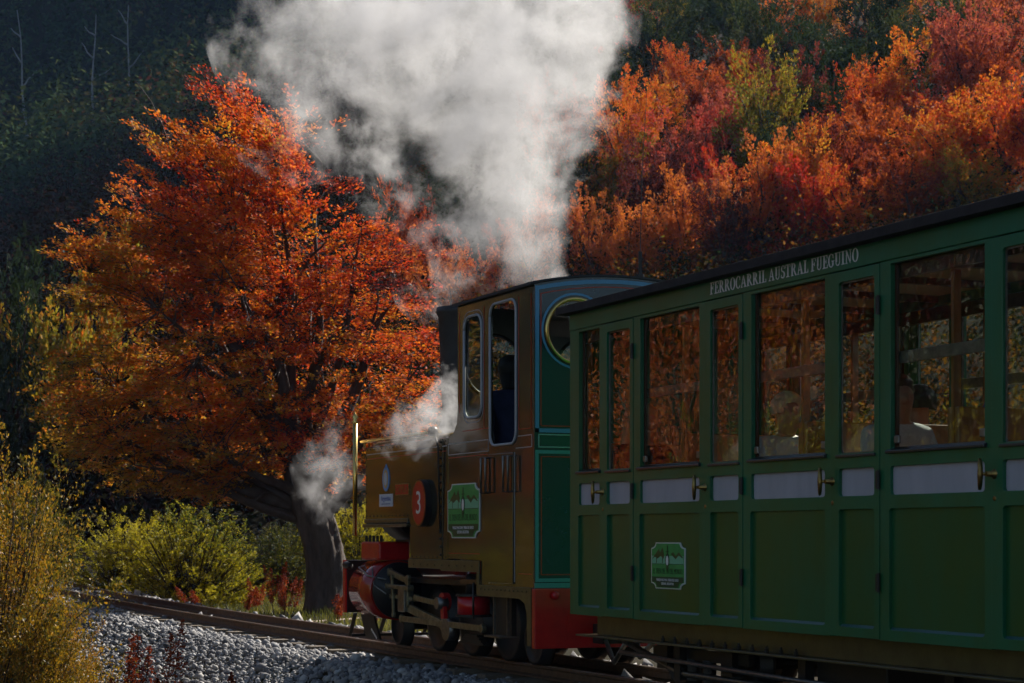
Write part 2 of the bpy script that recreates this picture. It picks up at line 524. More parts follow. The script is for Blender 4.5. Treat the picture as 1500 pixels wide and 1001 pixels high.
def ground_z(x, y):
    x, y = np.asarray(x, float), np.asarray(y, float)
    u = x - track_x(y)
    z = -0.15 - 0.50 * np.clip(-1.05 - u, 0, 1.45) - 0.35 * np.clip(u - 1.0, 0, 0.75)
    z = z + 0.05 * np.sin(x * 0.9 + 1.0) * np.cos(y * 0.7) * np.clip((np.abs(u) - 2.2) / 2, 0, 1)
    d1 = 0.9135 * x + 0.4067 * y
    a = 0.46 * soft(d1 - 27.0, 3.0) - 0.46 * soft(d1 - 150.0, 14.0)
    lump = np.sin(x * 0.13) * np.cos(y * 0.11 + 0.6) + 0.5 * np.sin(x * 0.31 + y * 0.27)
    a = a + lump * np.clip((d1 - 30) / 25, 0, 1) * 0.9
    d2 = 0.342 * x + 0.940 * y
    b = 1.35 * soft(d2 - 172.0, 8.0) - 1.35 * soft(d2 - 262.0, 15.0)
    b = b * (1 - np.clip((x - 95) / 75, 0, 1) ** 2 * (3 - 2 * np.clip((x - 95) / 75, 0, 1)))
    b = b + np.clip((d2 - 175) / 40, 0, 1) * 5 * (np.sin(x * 0.05 + 2) + np.sin(x * 0.021 + y * 0.02))
    m = np.maximum(a, b)
    return z + m

def graded(a, b, fine0, fine1, step, grow):
    out = list(np.arange(fine0, fine1 + 1e-6, step))
    s, v = step, fine1
    while v < b:
        s *= grow
        v += s
        out.append(min(v, b))
    s, v = step, fine0
    while v > a:
        s *= grow
        v -= s
        out.insert(0, max(v, a))
    return np.array(out)

gx = graded(-500, 600, -5.0, 9.0, 0.25, 1.07)
gy = graded(-400, 700, 8.0, 50.0, 0.7, 1.06)
GX, GY = np.meshgrid(gx, gy)
V = np.stack([GX, GY, ground_z(GX, GY)], -1).reshape(-1, 3)
V_TOP = V[:, 2].max()
nx, ny = len(gx), len(gy)
I = np.arange(nx * ny).reshape(ny, nx)
F = np.stack([I[:-1, :-1], I[:-1, 1:], I[1:, 1:], I[1:, :-1]], -1).reshape(-1, 4)
M['ground'] = mat('forest_floor_litter', (0.036, 0.025, 0.012), 0.95, spec=0.05, var=0.7, vscale=0.9, col2=(0.016, 0.018, 0.008), bump=0.6, bscale=7)
g = mesh_np('ground', V, F, M['ground'], smooth=True)
tag(g, 'brown leaf littered ground rising into forested slopes', kind='structure')

# ------------------------------------------------------------------ railway
def sweep(mb, prof, ys, off, z0):
    """profile of (across, up) points swept along the track at a sideways offset"""
    n = len(prof)
    vs = []
    for y in ys:
        c = float(track_x(y))
        dx = float(track_x(y + 0.1) - track_x(y - 0.1)) / 0.2
        l = math.hypot(1, dx)
        for (a, h) in prof:
            vs.append((c + (off + a) / l, y - (off + a) * dx / l, z0 + h))
    fs = []
    for i in range(len(ys) - 1):
        for k in range(n):
            fs.append((i * n + k, i * n + (k + 1) % n, (i + 1) * n + (k + 1) % n, (i + 1) * n + k))
    fs.append(tuple(range(n)))
    fs.append(tuple((len(ys) - 1) * n + k for k in reversed(range(n))))
    mb.add(vs, fs)

track = empty('railway_track', (0, 10, 0))
tag(track, 'narrow gauge railway line on grey stone ballast', kind='structure')
bed = MB()
ysb = list(np.arange(-30, 90.1, 1.5))
sweep(bed, [(-2.6, -1.1), (-2.55, -0.93), (-1.06, -0.165), (1.05, -0.165), (1.9, -0.47), (1.95, -1.1)], ysb, 0, 0)
M['ballast'] = mat('grey_ballast_bed', (0.16, 0.155, 0.15), 0.9, var=0.6, vscale=26, bump=1.0, bscale=30)
bed.build('trackbed', 'ballast', track)
rail_prof = [(-0.045, -0.10), (0.045, -0.10), (0.045, -0.088), (0.009, -0.075), (0.009, -0.03), (0.025, -0.022), (0.025, -0.0045), (-0.025, -0.0045), (-0.025, -0.022), (-0.009, -0.03), (-0.009, -0.075), (-0.045, -0.088)]
ys_r = list(np.arange(-20, 75.1, 1.0))
for s in (-1, 1):
    mb = MB()
    sweep(mb, rail_prof, ys_r, s * 0.335, 0)
    ro = mb.build('rail', 'rail', track)
    mb = MB()
    sweep(mb, [(-0.019, -0.0045), (0.019, -0.0045), (0.017, 0.0), (-0.017, 0.0)], ys_r, s * 0.335, 0)
    mb.build('rail_head', 'rail_top', ro)
sm = MB().box(-0.62, 0.62, -0.09, 0.09, -0.21, -0.10)
first = None
for k in range(76):
    y = 5 + k * 0.62
    if first is None:
        first = sm.build('sleeper', 'sleeper', None, bevel=0.008)
        o = first
    else:
        o = first.copy()
        COL.objects.link(o)
    o.parent = track
    dx = float(track_x(y + 0.1) - track_x(y - 0.1)) / 0.2
    o.location = (float(track_x(y)) + random.uniform(-.02, .02), y - 10 + random.uniform(-.03, .03), random.uniform(-.006, .004))
    o.rotation_euler = (0, 0, -math.atan(dx) + random.uniform(-.02, .02))

# loose ballast stones
ICO_V = np.array([(-1, 1.618, 0), (1, 1.618, 0), (-1, -1.618, 0), (1, -1.618, 0), (0, -1, 1.618), (0, 1, 1.618), (0, -1, -1.618), (0, 1, -1.618), (1.618, 0, -1), (1.618, 0, 1), (-1.618, 0, -1), (-1.618, 0, 1)]) / 1.902
ICO_F = np.array([(0, 11, 5), (0, 5, 1), (0, 1, 7), (0, 7, 10), (0, 10, 11), (1, 5, 9), (5, 11, 4), (11, 10, 2), (10, 7, 6), (7, 1, 8), (3, 9, 4), (3, 4, 2), (3, 2, 6), (3, 6, 8), (3, 8, 9), (4, 9, 5), (2, 4, 11), (6, 2, 10), (8, 6, 7), (9, 8, 1)])

def rot_mats(n, g):
    q = g.normal(size=(n, 4))
    q /= np.linalg.norm(q, axis=1)[:, None]
    w, x, y, z = q.T
    return np.stack([np.stack([1 - 2 * (y * y + z * z), 2 * (x * y - z * w), 2 * (x * z + y * w)], -1),
                     np.stack([2 * (x * y + z * w), 1 - 2 * (x * x + z * z), 2 * (y * z - x * w)], -1),
                     np.stack([2 * (x * z - y * w), 2 * (y * z + x * w), 1 - 2 * (x * x + y * y)], -1)], 1)

def scatter(n, u0, u1, y0, y1, size):
    y = rng.uniform(y0, y1, n)
    u = rng.uniform(u0, u1, n)
    x = u + track_x(y)
    return np.stack([x, y, u], -1), size * rng.lognormal(0, 0.33, n)
OCT_V = np.array([(1, 0, 0), (-1, 0, 0), (0, 1, 0), (0, -1, 0), (0, 0, 1), (0, 0, -1)], float) * 1.15
OCT_F = np.array([(0, 2, 4), (2, 1, 4), (1, 3, 4), (3, 0, 4), (2, 0, 5), (1, 2, 5), (3, 1, 5), (0, 3, 5)])
Vs, Fs, nv = [], [], 0
for (bv, bf, cnt, u0, u1, y0, y1, sz) in ((ICO_V, ICO_F, 32000, -2.6, 0.9, 13.5, 23, .0188), (OCT_V, OCT_F, 22000, -2.5, 1.9, 23, 36, .0235), (OCT_V, OCT_F, 7000, -2.2, 1.9, 36, 55, .04), (OCT_V, OCT_F, 7000, -2.6, 1.9, 3, 13.5, .03), (OCT_V, OCT_F, 5000, .9, 1.95, 13.5, 23, .03)):
    Pt, Sz = scatter(cnt, u0, u1, y0, y1, sz)
    keep = np.abs(np.abs(Pt[:, 2]) - 0.335) > 0.07
    Pt, Sz = Pt[keep], Sz[keep]
    n, kv = len(Pt), len(bv)
    u = Pt[:, 2]
    zz = -0.165 - 0.515 * np.clip(-1.06 - u, 0, 1.49) - 0.36 * np.clip(u - 1.05, 0, 0.85)
    C = np.stack([Pt[:, 0], Pt[:, 1], zz + Sz * rng.uniform(0.1, 1.0, n)], -1)
    lv = bv[None] * (Sz[:, None] * rng.uniform(0.8, 1.2, (n, kv)))[:, :, None] * rng.uniform(0.65, 1.25, (n, 1, 3))
    lv = np.einsum('nij,nkj->nki', rot_mats(n, rng), lv)
    Vs.append((C[:, None] + lv).reshape(-1, 3))
    Fs.append((bf[None] + (np.arange(n) * kv)[:, None, None]).reshape(-1, 3) + nv)
    nv += n * kv
V, F = np.concatenate(Vs), np.concatenate(Fs)
ms = bpy.data.materials.new('ballast_stones')
nt, p = nodes_of(ms)
p.inputs['Roughness'].default_value = 0.78
gm = nt.nodes.new('ShaderNodeNewGeometry')
cr = nt.nodes.new('ShaderNodeValToRGB')
while len(cr.color_ramp.elements) < 5: cr.color_ramp.elements.new(0.5)
for e, (ps, c) in zip(cr.color_ramp.elements, [(0, (.07, .068, .072)), (.3, (.19, .185, .19)), (.6, (.27, .265, .27)), (.85, (.34, .32, .30)), (1, (.50, .49, .48))]):
    e.position = ps
    e.color = (*c, 1)
nt.links.new(gm.outputs['Random Per Island'], cr.inputs[0])
nt.links.new(cr.outputs[0], p.inputs['Base Color'])
st = mesh_np('ballast_stones', V, F, ms)
tag(st, 'loose grey crushed stone ballast heaped along the rails', 'ballast', kind='stuff')

# rusty rail of a siding beyond the line
mb = MB()
mb.tube([(1.6, 29.0, -0.42), (3.2, 30.0, -0.40), (5.5, 31.2, -0.36), (9.5, 33.0, -0.3)], 0.05, 6)
o = mb.build('siding_rail', 'rail')
tag(o, 'rusty length of rail lying beyond the line at the foot of the big trunk', 'rail')

# ------------------------------------------------------------------ vegetation
def leaf_mesh(name, C, Nn, L, Wd, m, parent=None, T=None):
    """one rhombic leaf for each centre"""
    n = len(C)
    Nn = Nn / np.maximum(np.linalg.norm(Nn, axis=1), 1e-6)[:, None]
    if T is None:
        T = rng.normal(size=(n, 3))
    T = T - Nn * np.sum(T * Nn, 1)[:, None]
    T /= np.maximum(np.linalg.norm(T, axis=1), 1e-6)[:, None]
    B = np.cross(Nn, T)
    L = np.broadcast_to(np.asarray(L, float), (n,))[:, None]
    Wd = np.broadcast_to(np.asarray(Wd, float), (n,))[:, None]
    V = np.stack([C - T * L, C - B * Wd + T * L * .1, C + T * L, C + B * Wd + T * L * .1], 1).reshape(-1, 3)
    F = np.arange(4 * n).reshape(n, 4)
    return mesh_np(name, V, F, m, parent)

def sprays(Cs, Ds, Ns, per, length, width, g):
    """leaf centres, normals and directions on flat fans standing at Cs, pointing along Ds"""
    S_ = len(Cs)
    Ds = Ds / np.linalg.norm(Ds, axis=1)[:, None]
    Ns = Ns - Ds * np.sum(Ns * Ds, 1)[:, None]
    Ns /= np.linalg.norm(Ns, axis=1)[:, None]
    Bs = np.cross(Ns, Ds)
    ln = length * g.uniform(0.6, 1.35, S_)
    t = g.beta(1.4, 1.1, (S_, per))
    w = g.normal(0, 0.5, (S_, per)) * (1.05 - 0.75 * t) * width
    h = g.normal(0, 0.07, (S_, per)) * length - 0.10 * t * t * length
    C = Cs[:, None] + Ds[:, None] * (t * ln[:, None])[..., None] + Bs[:, None] * w[..., None] + Ns[:, None] * h[..., None]
    Nn = Ns[:, None] + g.normal(0, 0.42, (S_, per, 3))
    Tt = Ds[:, None] + Bs[:, None] * (np.sign(w) * 0.8)[..., None] + g.normal(0, 0.3, (S_, per, 3))
    return C.reshape(-1, 3), Nn.reshape(-1, 3), Tt.reshape(-1, 3)

def curve_pts(a, b, sag, n, g, wob):
    a, b = np.asarray(a, float), np.asarray(b, float)
    out = []
    ph = g.uniform(0, 6.28, 3)
    L = np.linalg.norm(b - a)
    for i in range(n + 1):
        t = i / n
        p = a + (b - a) * t
        p = p + np.array([0, 0, sag * L * math.sin(math.pi * t)])
        p = p + wob * L * math.sin(math.pi * t) * np.sin(ph + 5 * t)
        out.append(p)
    return out

# --- the big southern beech behind the line
BX, BY, BZ = 4.0, 32.2, float(ground_z(4.0, 32.2))
LAT, DEP = np.array([0.917, -0.399, 0]), np.array([0.399, 0.917, 0])
def bt(a, d, z):                       # metres right of the trunk, behind it, above the ground
    return np.array([BX, BY, BZ]) + LAT * a + DEP * d + np.array([0, 0, z])
bg = np.random.default_rng(21)
big = empty('beech_tree', (BX, BY, BZ))
tag(big, 'large spreading beech with orange and red leaves beyond the locomotive', 'tree')
ells = [(-1.85, 4.4, 2.6, 2.5, 2.3), (-1.5, 7.35, 1.4, 1.75, 1.4), (0.2, 4.9, 1.55, 2.0, 1.9), (-3.0, 3.5, 1.6, 1.3, 1.6), (-0.9, 2.9, 1.9, 1.1, 1.9), (1.05, 3.9, 0.75, 1.25, 1.2), (-.6, 2.55, 1.3, .75, 1.3), (-2.7, 5.7, 1.4, 1.5, 1.4), (-0.9, 6.2, 1.5, 1.6, 1.5), (-3.9, 4.4, 0.85, 1.2, 1.0), (-3.95, 3.3, .85, .95, 1.0), (-3.5, 5.4, .9, 1.2, 1.0), (-1.35, 7.6, 1.15, 1.2, 1.1), (-2.4, 6.7, 1.0, 1.0, 1.0), (-2.2, 2.6, 1.5, .75, 1.5), (.7, 5.6, .8, 1.0, 1.0)]
wts = np.array([e[2] * e[3] * e[4] for e in ells])
wts /= wts.sum()
NBO, PB = 560, 8                       # boughs, each a level tier of leaf fans
idx = bg.choice(len(ells), NBO, p=wts)
E_ = np.array(ells)[idx]
d = bg.normal(size=(NBO, 3))
d /= np.linalg.norm(d, axis=1)[:, None]
rad = bg.uniform(0.10, 1.0, NBO) ** 0.42
a_, d_, z_ = E_[:, 0] + d[:, 0] * rad * E_[:, 2], d[:, 1] * rad * E_[:, 4], E_[:, 1] + d[:, 2] * rad * E_[:, 3]
ok = (z_ > 1.70 + 0.3 * np.clip(a_ + 1.5, 0, 2)) & ~((a_ > 0.1) & (z_ < 2.25))
a_, d_, z_ = a_[ok], d_[ok], z_[ok]
Bc = np.array([BX, BY, BZ]) + LAT * a_[:, None] + DEP * d_[:, None] + np.array([0, 0, 1.0]) * z_[:, None]
hub = bt(-0.3, 0, 2.2)
Bd = Bc - hub
up = np.clip((z_ - 4.6) / 4, 0, 0.75)
Bd[:, 2] = 0
Bd /= np.linalg.norm(Bd, axis=1)[:, None]
Bd[:, 2] = up - 0.06
nb = len(Bc)
lat_ = np.cross(Bd, np.array([0, 0, 1.0]))
q1, q2 = bg.uniform(-.45, .45, (nb, PB)), bg.normal(0, .30, (nb, PB))
Cs = (Bc[:, None] + Bd[:, None] * q1[..., None] + lat_[:, None] * q2[..., None] + bg.normal(0, 1, (nb, PB, 3)) * np.array([.03, .03, .05])).reshape(-1, 3)
Ds = (Bd[:, None] + lat_[:, None] * (q2 * 1.6)[..., None] + bg.normal(0, .16, (nb, PB, 3))).reshape(-1, 3)
Ns = np.array([0, 0, 1.0]) + bg.normal(0, 0.13, Ds.shape)
lc, ln_, lt = sprays(Cs, Ds, Ns, 34, 0.46, 0.22, bg)
k = len(lc)
leaf_mesh('crown', lc, ln_, bg.uniform(0.020, 0.046, k), bg.uniform(0.012, 0.025, k), LM['big'], big, lt).data.vertices  # flat leaf fans
for ob in big.children:
    ob.data.transform(Matrix.Translation(-Vector((BX, BY, BZ))))
tp_ = [(.10, -.25, .58), (.08, -.05, .48), (.05, .12, .40), (.02, .35, .355), (0, .6, .335), (-.02, .9, .325), (-.06, 1.15, .33), (-.13, 1.4, .345), (-.22, 1.65, .35), (-.32, 1.9, .32), (-.42, 2.3, .27), (-.52, 2.9, .2), (-.62, 3.5, .13)]
tz, nseg = np.linspace(-.25, 3.5, 44), 36
vs, fs = [], []
for i, z in enumerate(tz):
    a0, r0 = np.interp(z, [q[1] for q in tp_], [q[0] for q in tp_]), np.interp(z, [q[1] for q in tp_], [q[2] for q in tp_])
    for k in range(nseg):
        th = 2 * math.pi * k / nseg
        flare = max(0, .5 - z) * .35 * max(0, math.sin(5 * th + .7)) ** 2
        rr_ = r0 * (1 + .055 * math.sin(5 * th + 1.3 * z) + .05 * math.sin(9 * th - 2.1 * z + 1) + .035 * math.sin(17 * th + 5 * z) + .03 * math.sin(3 * z + 2 * th) + flare) + bg.normal(0, .006)
        vs.append(bt(a0 + rr_ * math.cos(th), rr_ * math.sin(th), z))
for i in range(len(tz) - 1):
    for k in range(nseg):
        fs.append((i * nseg + k, i * nseg + (k + 1) % nseg, (i + 1) * nseg + (k + 1) % nseg, (i + 1) * nseg + k))
tr = MB()
tr.add(vs, fs)
tr.build('trunk', 'bark', big, smooth=True)
limbs = []
tg = [(-4.2, 0, 4.3), (-3.6, -.6, 3.1), (-3.9, .6, 5.6), (-3.0, .3, 6.9), (-2.0, -.3, 7.7), (-1.4, .4, 8.1), (-.8, -.5, 7.6), (-.2, .3, 7.0), (.6, -.3, 6.4), (1.2, .2, 5.4), (1.6, -.2, 4.2), (-2.6, -1.3, 5.0), (-1.2, -1.6, 5.2), (.2, -1.4, 4.8), (-2.2, 1.5, 5.2), (-.4, 1.5, 5.4), (-3.1, -.9, 2.5), (-1.7, -1.5, 2.7), (1.5, .8, 3.4), (-1.5, 1.0, 7.2)]
lm = MB()
lp, lr = [], []
for i, t in enumerate(tg):
    hz_ = bg.uniform(1.5, 2.7)
    base = bt(-.2 - .22 * (hz_ - 1.5) + bg.uniform(-.1, .1), bg.uniform(-.1, .1), hz_)
    pts = curve_pts(base, bt(*t), bg.uniform(-.04, .10), 9, bg, .035)
    rs = np.linspace(bg.uniform(.10, .17), .014, 10)
    lm.tube(pts, list(rs), 7)
    lp += pts
    lr += list(rs)
    for j in (3, 5, 6, 8):
        e = pts[j] + (pts[-1] - pts[0]) * bg.uniform(.10, .22) + bg.normal(0, .4, 3) + np.array([0, 0, .15])
        q = curve_pts(pts[j], e, .05, 5, bg, .05)
        lm.tube(q, list(np.linspace(rs[j] * .6, .008, 6)), 5)
        lp += q
        lr += [rs[j] * .5] * 6
lm.build('limbs', 'twig', big, smooth=True)
lp = np.array(lp)
tw = MB()
for c, dd in zip(Cs[::2], Ds[::2]):
    j = np.argmin(np.sum((lp - c) ** 2, 1))
    tw.tube([lp[j], (lp[j] + c) / 2 + bg.normal(0, .05, 3), c, c + dd * .35], [.011, .009, .006, .003], 3)
tw.build('twigs', 'twig', big, kind='stuff')

# --- smaller beeches on the hill: a few shapes, each copy its own object
def tree_kind(seed, ns, per, leafsize):
    g = np.random.default_rng(seed)
    nl = 9
    mbt = MB()
    mbt.tube([(0, 0, -.12), (0, 0, .06), (.01, .01, .2)], [.035, .026, .022], 7)
    tips, pts_all = [], []
    for i in range(nl):
        a = 2 * math.pi * (i + g.uniform(-.3, .3)) / nl
        rr_ = g.uniform(.16, .44)
        tip = np.array([rr_ * math.cos(a), rr_ * math.sin(a), g.uniform(.55, .98) - .35 * rr_])
        pts = curve_pts((0, 0, .12 + g.uniform(0, .1)), tip, .03, 6, g, .05)
        mbt.tube(pts, list(np.linspace(.015, .003, 7)), 5)
        pts_all += pts[2:]
    pts_all = np.array(pts_all)
    src = pts_all[g.integers(0, len(pts_all), ns)]
    Cs = src + g.normal(0, .085, (ns, 3)) * np.array([1, 1, .8])
    Cs[:, 2] = np.maximum(Cs[:, 2], .10)
    low = g.uniform(0, 1, ns) < .22
    Cs[low, 2] = g.uniform(.06, .3, low.sum())
    Cs[low, :2] = g.normal(0, .2, (low.sum(), 2))
    Ds = Cs - np.array([0, 0, .05])
    Ds /= np.linalg.norm(Ds, axis=1)[:, None]
    Ds = Ds * np.array([1, 1, .8]) + np.array([0, 0, .35]) + g.normal(0, .25, Ds.shape)
    Ns = np.cross(Ds, g.normal(size=Ds.shape)) * .6 + np.array([0, 0, .8])
    c, n_, t = sprays(Cs, Ds, Ns, per, .15, .085, g)
    o1 = leaf_mesh('crown', c, n_, g.uniform(.7, 1.3, len(c)) * leafsize, g.uniform(.6, 1.0, len(c)) * leafsize * .6, LM['orange'], None, t)
    o2 = mbt.build('trunk', 'twig', None, smooth=True)
    return o1, o2
KINDS = [tree_kind(100 + i, 240, 40, 0.0140) for i in range(5)]
NEARK = [tree_kind(200 + i, 420, 44, 0.009) for i in range(2)]

def place_tree(proto, name, label, x, y, w, h, rz, m, group=None, cat='tree', sink=0.0):
    r = empty(name, (x, y, float(ground_z(x, y)) - sink), rz)
    for p_ in proto:
        c = p_.copy()
        COL.objects.link(c)
        c.parent = r
        c.scale = (w, w, h)
        if p_.name.startswith('crown'):
            c.material_slots[0].link = 'OBJECT'
            c.material_slots[0].material = LM[m]
    tag(r, label, cat, group)
    return r

HILL = [
    (63.6, 135.7, 4.71, 3.94, 'crimson', 'bright crimson tree high on the slope just right of the steam'),
    (55.6, 117.3, 3.83, 3.65, 'lime', 'yellow green tree at the top of the slope beside the crimson tree'),
    (57.1, 116.2, 3.82, 4.10, 'dark', 'dark green tree on the slope top, left one of the dark pair'),
    (54.8, 107.5, 3.80, 4.24, 'dark', 'dark green tree on the slope top, right one of the dark pair'),
    (54.1, 99.4, 2.76, 3.58, 'orange', 'orange tree standing among dark green trees near the top edge'),
    (56.0, 98.3, 3.47, 3.17, 'gold', 'golden tree at the top edge just right of the orange one among dark trees'),
    (58.8, 95.3, 2.72, 4.30, 'gold', 'broad golden tree cut by the top edge above the second coach window from the right'),
    (51.2, 82.2, 2.85, 3.73, 'dark', 'dark green tree below the broad golden tree, upper right slope'),
    (55.1, 93.5, 1.83, 1.90, 'crimson', 'tiny bright red sapling alone among dark green trees near the top'),
    (59.9, 89.5, 3.15, 3.37, 'lime', 'yellow green tree at the top edge toward the right corner'),
    (55.7, 80.2, 3.04, 3.05, 'rust', 'rust coloured tree in the top right corner'),
    (48.3, 82.4, 2.63, 4.03, 'dark', 'wide dark green tree below the tiny red sapling'),
    (46.6, 84.7, 2.86, 4.09, 'dark', 'wide dark green tree above the pointed orange tree at mid slope'),
    (47.7, 100.8, 3.08, 2.95, 'orange', 'slim pointed orange tree right of the steam, highest of the orange ones there'),
    (36.6, 82.4, 2.51, 3.04, 'orange', 'orange tree just below the slim pointed one, right of the steam'),
    (36.9, 77.7, 2.91, 2.90, 'rust', 'rust red tree between the slim pointed orange tree and the pink one'),
    (44.0, 86.9, 3.20, 4.13, 'rust', 'wide brick red tree at upper mid slope below the dark trees'),
    (37.7, 72.3, 3.40, 3.04, 'maroon', 'dark maroon tree in shade right of the yellow green tree'),
    (35.4, 73.9, 3.10, 2.91, 'pink', 'salmon pink tree left of the yellow green tree at mid slope'),
    (34.8, 69.4, 4.27, 3.31, 'lime', 'tall yellow green tree at the middle of the slope'),
    (39.4, 68.2, 3.65, 3.77, 'orange', 'tall orange tree at mid slope with a twiggy top, right of the maroon tree'),
    (43.8, 68.5, 3.74, 3.43, 'pink', 'pink red tree at upper right with bare twigs at its top'),
    (46.3, 69.1, 2.67, 2.62, 'pink', 'smaller pink tree at the right edge of the picture'),
    (43.6, 66.1, 2.34, 3.06, 'rust', 'rust tree below the pair of pink trees at upper right'),
    (40.5, 66.2, 2.15, 2.19, 'crimson', 'small bright red tree above the broad orange thicket at right'),
    (35.5, 61.8, 2.84, 3.55, 'rust', 'broad rust red tree above the end of the coach lettering'),
    (36.2, 58.6, 3.06, 3.66, 'orange', 'broad orange red tree above the rightmost full coach window'),
    (37.2, 56.9, 3.23, 3.60, 'orange', 'broad orange tree at the right edge just above the coach roof'),
    (32.6, 60.7, 3.17, 2.70, 'rust', 'rust tree above the word ending the coach lettering, left of the broad rust red tree'),
    (31.7, 75.4, 4.07, 3.20, 'orange', 'tall orange tree touching the right side of the steam'),
    (30.6, 74.2, 2.88, 2.57, 'lime', 'low yellow green tree at the right edge of the lower steam'),
    (32.6, 72.0, 3.09, 3.38, 'pink', 'pink red tree left of centre on the slope above the coach ventilator'),
    (29.3, 68.4, 2.98, 2.92, 'maroon', 'dark maroon tree above the cab aerial'),
    (30.7, 60.7, 3.49, 2.92, 'orange', 'bright orange tree low on the slope above the middle of the lettering'),
    (29.2, 60.5, 3.18, 3.13, 'salmon', 'pale orange tree low on the slope above the start of the lettering'),
    (30.0, 64.9, 2.29, 2.04, 'crimson', 'small crimson tree behind the pale orange trees low on the slope'),
    (30.0, 58.5, 2.64, 2.59, 'crimson', 'red tree with its foot hidden by the coach roof, right of the pale orange one'),
    (31.0, 57.3, 2.61, 2.56, 'orange', 'low orange tree with its foot hidden by the roof above the last word'),
    (27.1, 62.2, 2.99, 2.67, 'salmon', 'pale orange tree right above the coach ventilator'),
    (25.0, 65.0, 2.79, 2.24, 'salmon', 'twiggy pale orange tree over the cab roof beside the steam'),
    (25.4, 62.8, 2.31, 2.43, 'salmon', 'pale orange tree right behind the cab aerial'),
    (27.5, 60.0, 2.65, 2.37, 'maroon', 'dark maroon tree just right of the coach ventilator'),
    (21.8, 66.5, 2.37, 2.24, 'orange', 'orange tree showing over the cab roof at the foot of the steam'),
    (23.0, 66.2, 3.36, 2.50, 'rust', 'rust tree half hidden by the base of the steam'),
    (33.0, 56.9, 2.36, 2.81, 'rust', 'rust tree just above the coach roof left of the rightmost full window'),
    (29.4, 75.4, 3.06, 2.30, 'dark', 'dark green tree at the right edge of the steam low on the slope'),
    (34.7, 55.7, 1.95, 2.79, 'lime', 'low yellow green tree behind the coach roof near the right edge'),
    (19.6, 65.7, 3.00, 2.44, 'salmon', 'pale orange tree between the big beech and the cab'),
    (20.4, 71.1, 4.40, 2.88, 'rust', 'rust tree between the big beech and the chimney'),
    (30.9, 80.7, 4.12, 3.07, 'rust', 'rust tree showing dimly through the steam'),
    (38.5, 71.2, 2.89, 2.87, 'dark', 'dark green tree at mid slope left of the tall orange tree'),
    (39.3, 92.8, 3.79, 3.21, 'dark', 'dark green tree at the right edge of the steam high on the slope'),
    (50.5, 96.0, 4.4, 4.6, 'dark', 'big dark green tree below the orange tree near the top edge'),
    (47.5, 90.5, 4.2, 4.4, 'dark', 'big dark green tree right of the wide brick red tree'),
    (52.5, 88.0, 4.4, 4.6, 'dark', 'big dark green tree between the tiny red sapling and the wide dark one'),
    (50.5, 78.0, 3.8, 4.2, 'dark', 'big dark green tree above the pink red tree at upper right'),
    (60.5, 124.0, 4.6, 4.6, 'dark', 'dark green tree behind the yellow green tree beside the steam'),
    (51.0, 110.0, 4.2, 4.4, 'dark', 'dark green tree above the slim pointed orange tree'),
    (42.0, 76.5, 3.4, 3.6, 'dark', 'dark green tree behind the tall orange tree with the twiggy top'),
    (33.8, 66.0, 2.6, 3.0, 'dark', 'low dark green tree below the maroon tree at mid slope'),
    (37.6, 55.0, 3.42, 3.28, 'orange', 'orange tree beyond the right edge behind the coach'),
    (45.5, 64.0, 3.68, 3.56, 'pink', 'pink tree beyond the right edge up the slope'),
]
hg = np.random.default_rng(5)
for i, (x, y, h, w, m, lab) in enumerate(HILL):
    place_tree(KINDS[i % 5], 'hillside_tree', lab, x, y, w * 1.26, h * 1.42, hg.uniform(0, 6.28), m, 'autumn trees on the hillside', sink=.25 * h * .3)

# nameless forest filling the slope between them, too dense to count
def forest(name, pts, hts, per, m, leaf, label, squash=1.0):
    n = len(pts)
    z = ground_z(pts[:, 0], pts[:, 1])
    d = hg.normal(size=(n, per, 3))
    d /= np.linalg.norm(d, axis=2)[..., None]
    rad = hg.uniform(.25, 1, (n, per)) ** .45
    # several lobes to a tree so outlines stay ragged
    lob = hg.normal(0, .22, (n, 6, 3))[np.arange(n)[:, None], hg.integers(0, 6, (n, per))]
    loc = (d * rad[..., None] * .32 + lob) * np.array([.9, .9, 1.25])
    loc[..., 2] = np.abs(loc[..., 2] + .45) + .05
    c = np.stack([pts[:, 0], pts[:, 1], z], -1)[:, None] + loc * hts[:, None, None] * np.array([.8, .8, 1.0])
    c = c.reshape(-1, 3)
    nn = d.reshape(-1, 3) * .5 + hg.normal(0, .5, (n * per, 3)) + np.array([0, 0, .6])
    o = leaf_mesh(name, c, nn, leaf * hg.uniform(.6, 1.4, n * per), leaf * .6 * hg.uniform(.6, 1.3, n * per), LM[m])
    tag(o, label, 'forest', kind='stuff')
    return o
N1 = 2200
az = hg.uniform(R(14), R(42), N1)
r_ = hg.uniform(62, 185, N1)
pt = np.stack([-6.55 + r_ * np.sin(az), r_ * np.cos(az)], -1)
dd1 = .9135 * pt[:, 0] + .4067 * pt[:, 1]
pt = pt[dd1 > 31]
lo = np.stack([hg.uniform(6, 52, 2200), hg.uniform(4, 64, 2200)], -1)
ld = .9135 * lo[:, 0] + .4067 * lo[:, 1]
lo = lo[(ld > 17) & (ld < 56) & (lo[:, 0] - track_x(lo[:, 1]) > 5.5)][:500]
pt = np.concatenate([pt, lo])
forest('hillside_undergrowth', pt, hg.uniform(0.9, 2.5, len(pt)), 80, 'under', .075, 'dense undergrowth between the hillside trees, coloured dark for the shadow gaps')
th = np.stack([hg.uniform(10, 48, 2600), hg.uniform(16, 62, 2600)], -1)
tdd = .9135 * th[:, 0] + .4067 * th[:, 1]
th = th[(tdd > 20) & (tdd < 52)][:800]
forest('lower_thicket', th, hg.uniform(1.2, 2.6, len(th)), 85, 'thicket', .07, 'rust and olive thicket at the foot of the slope behind the train')
N2 = 2500
az = hg.uniform(R(2), R(25), N2)
r_ = hg.uniform(165, 330, N2)
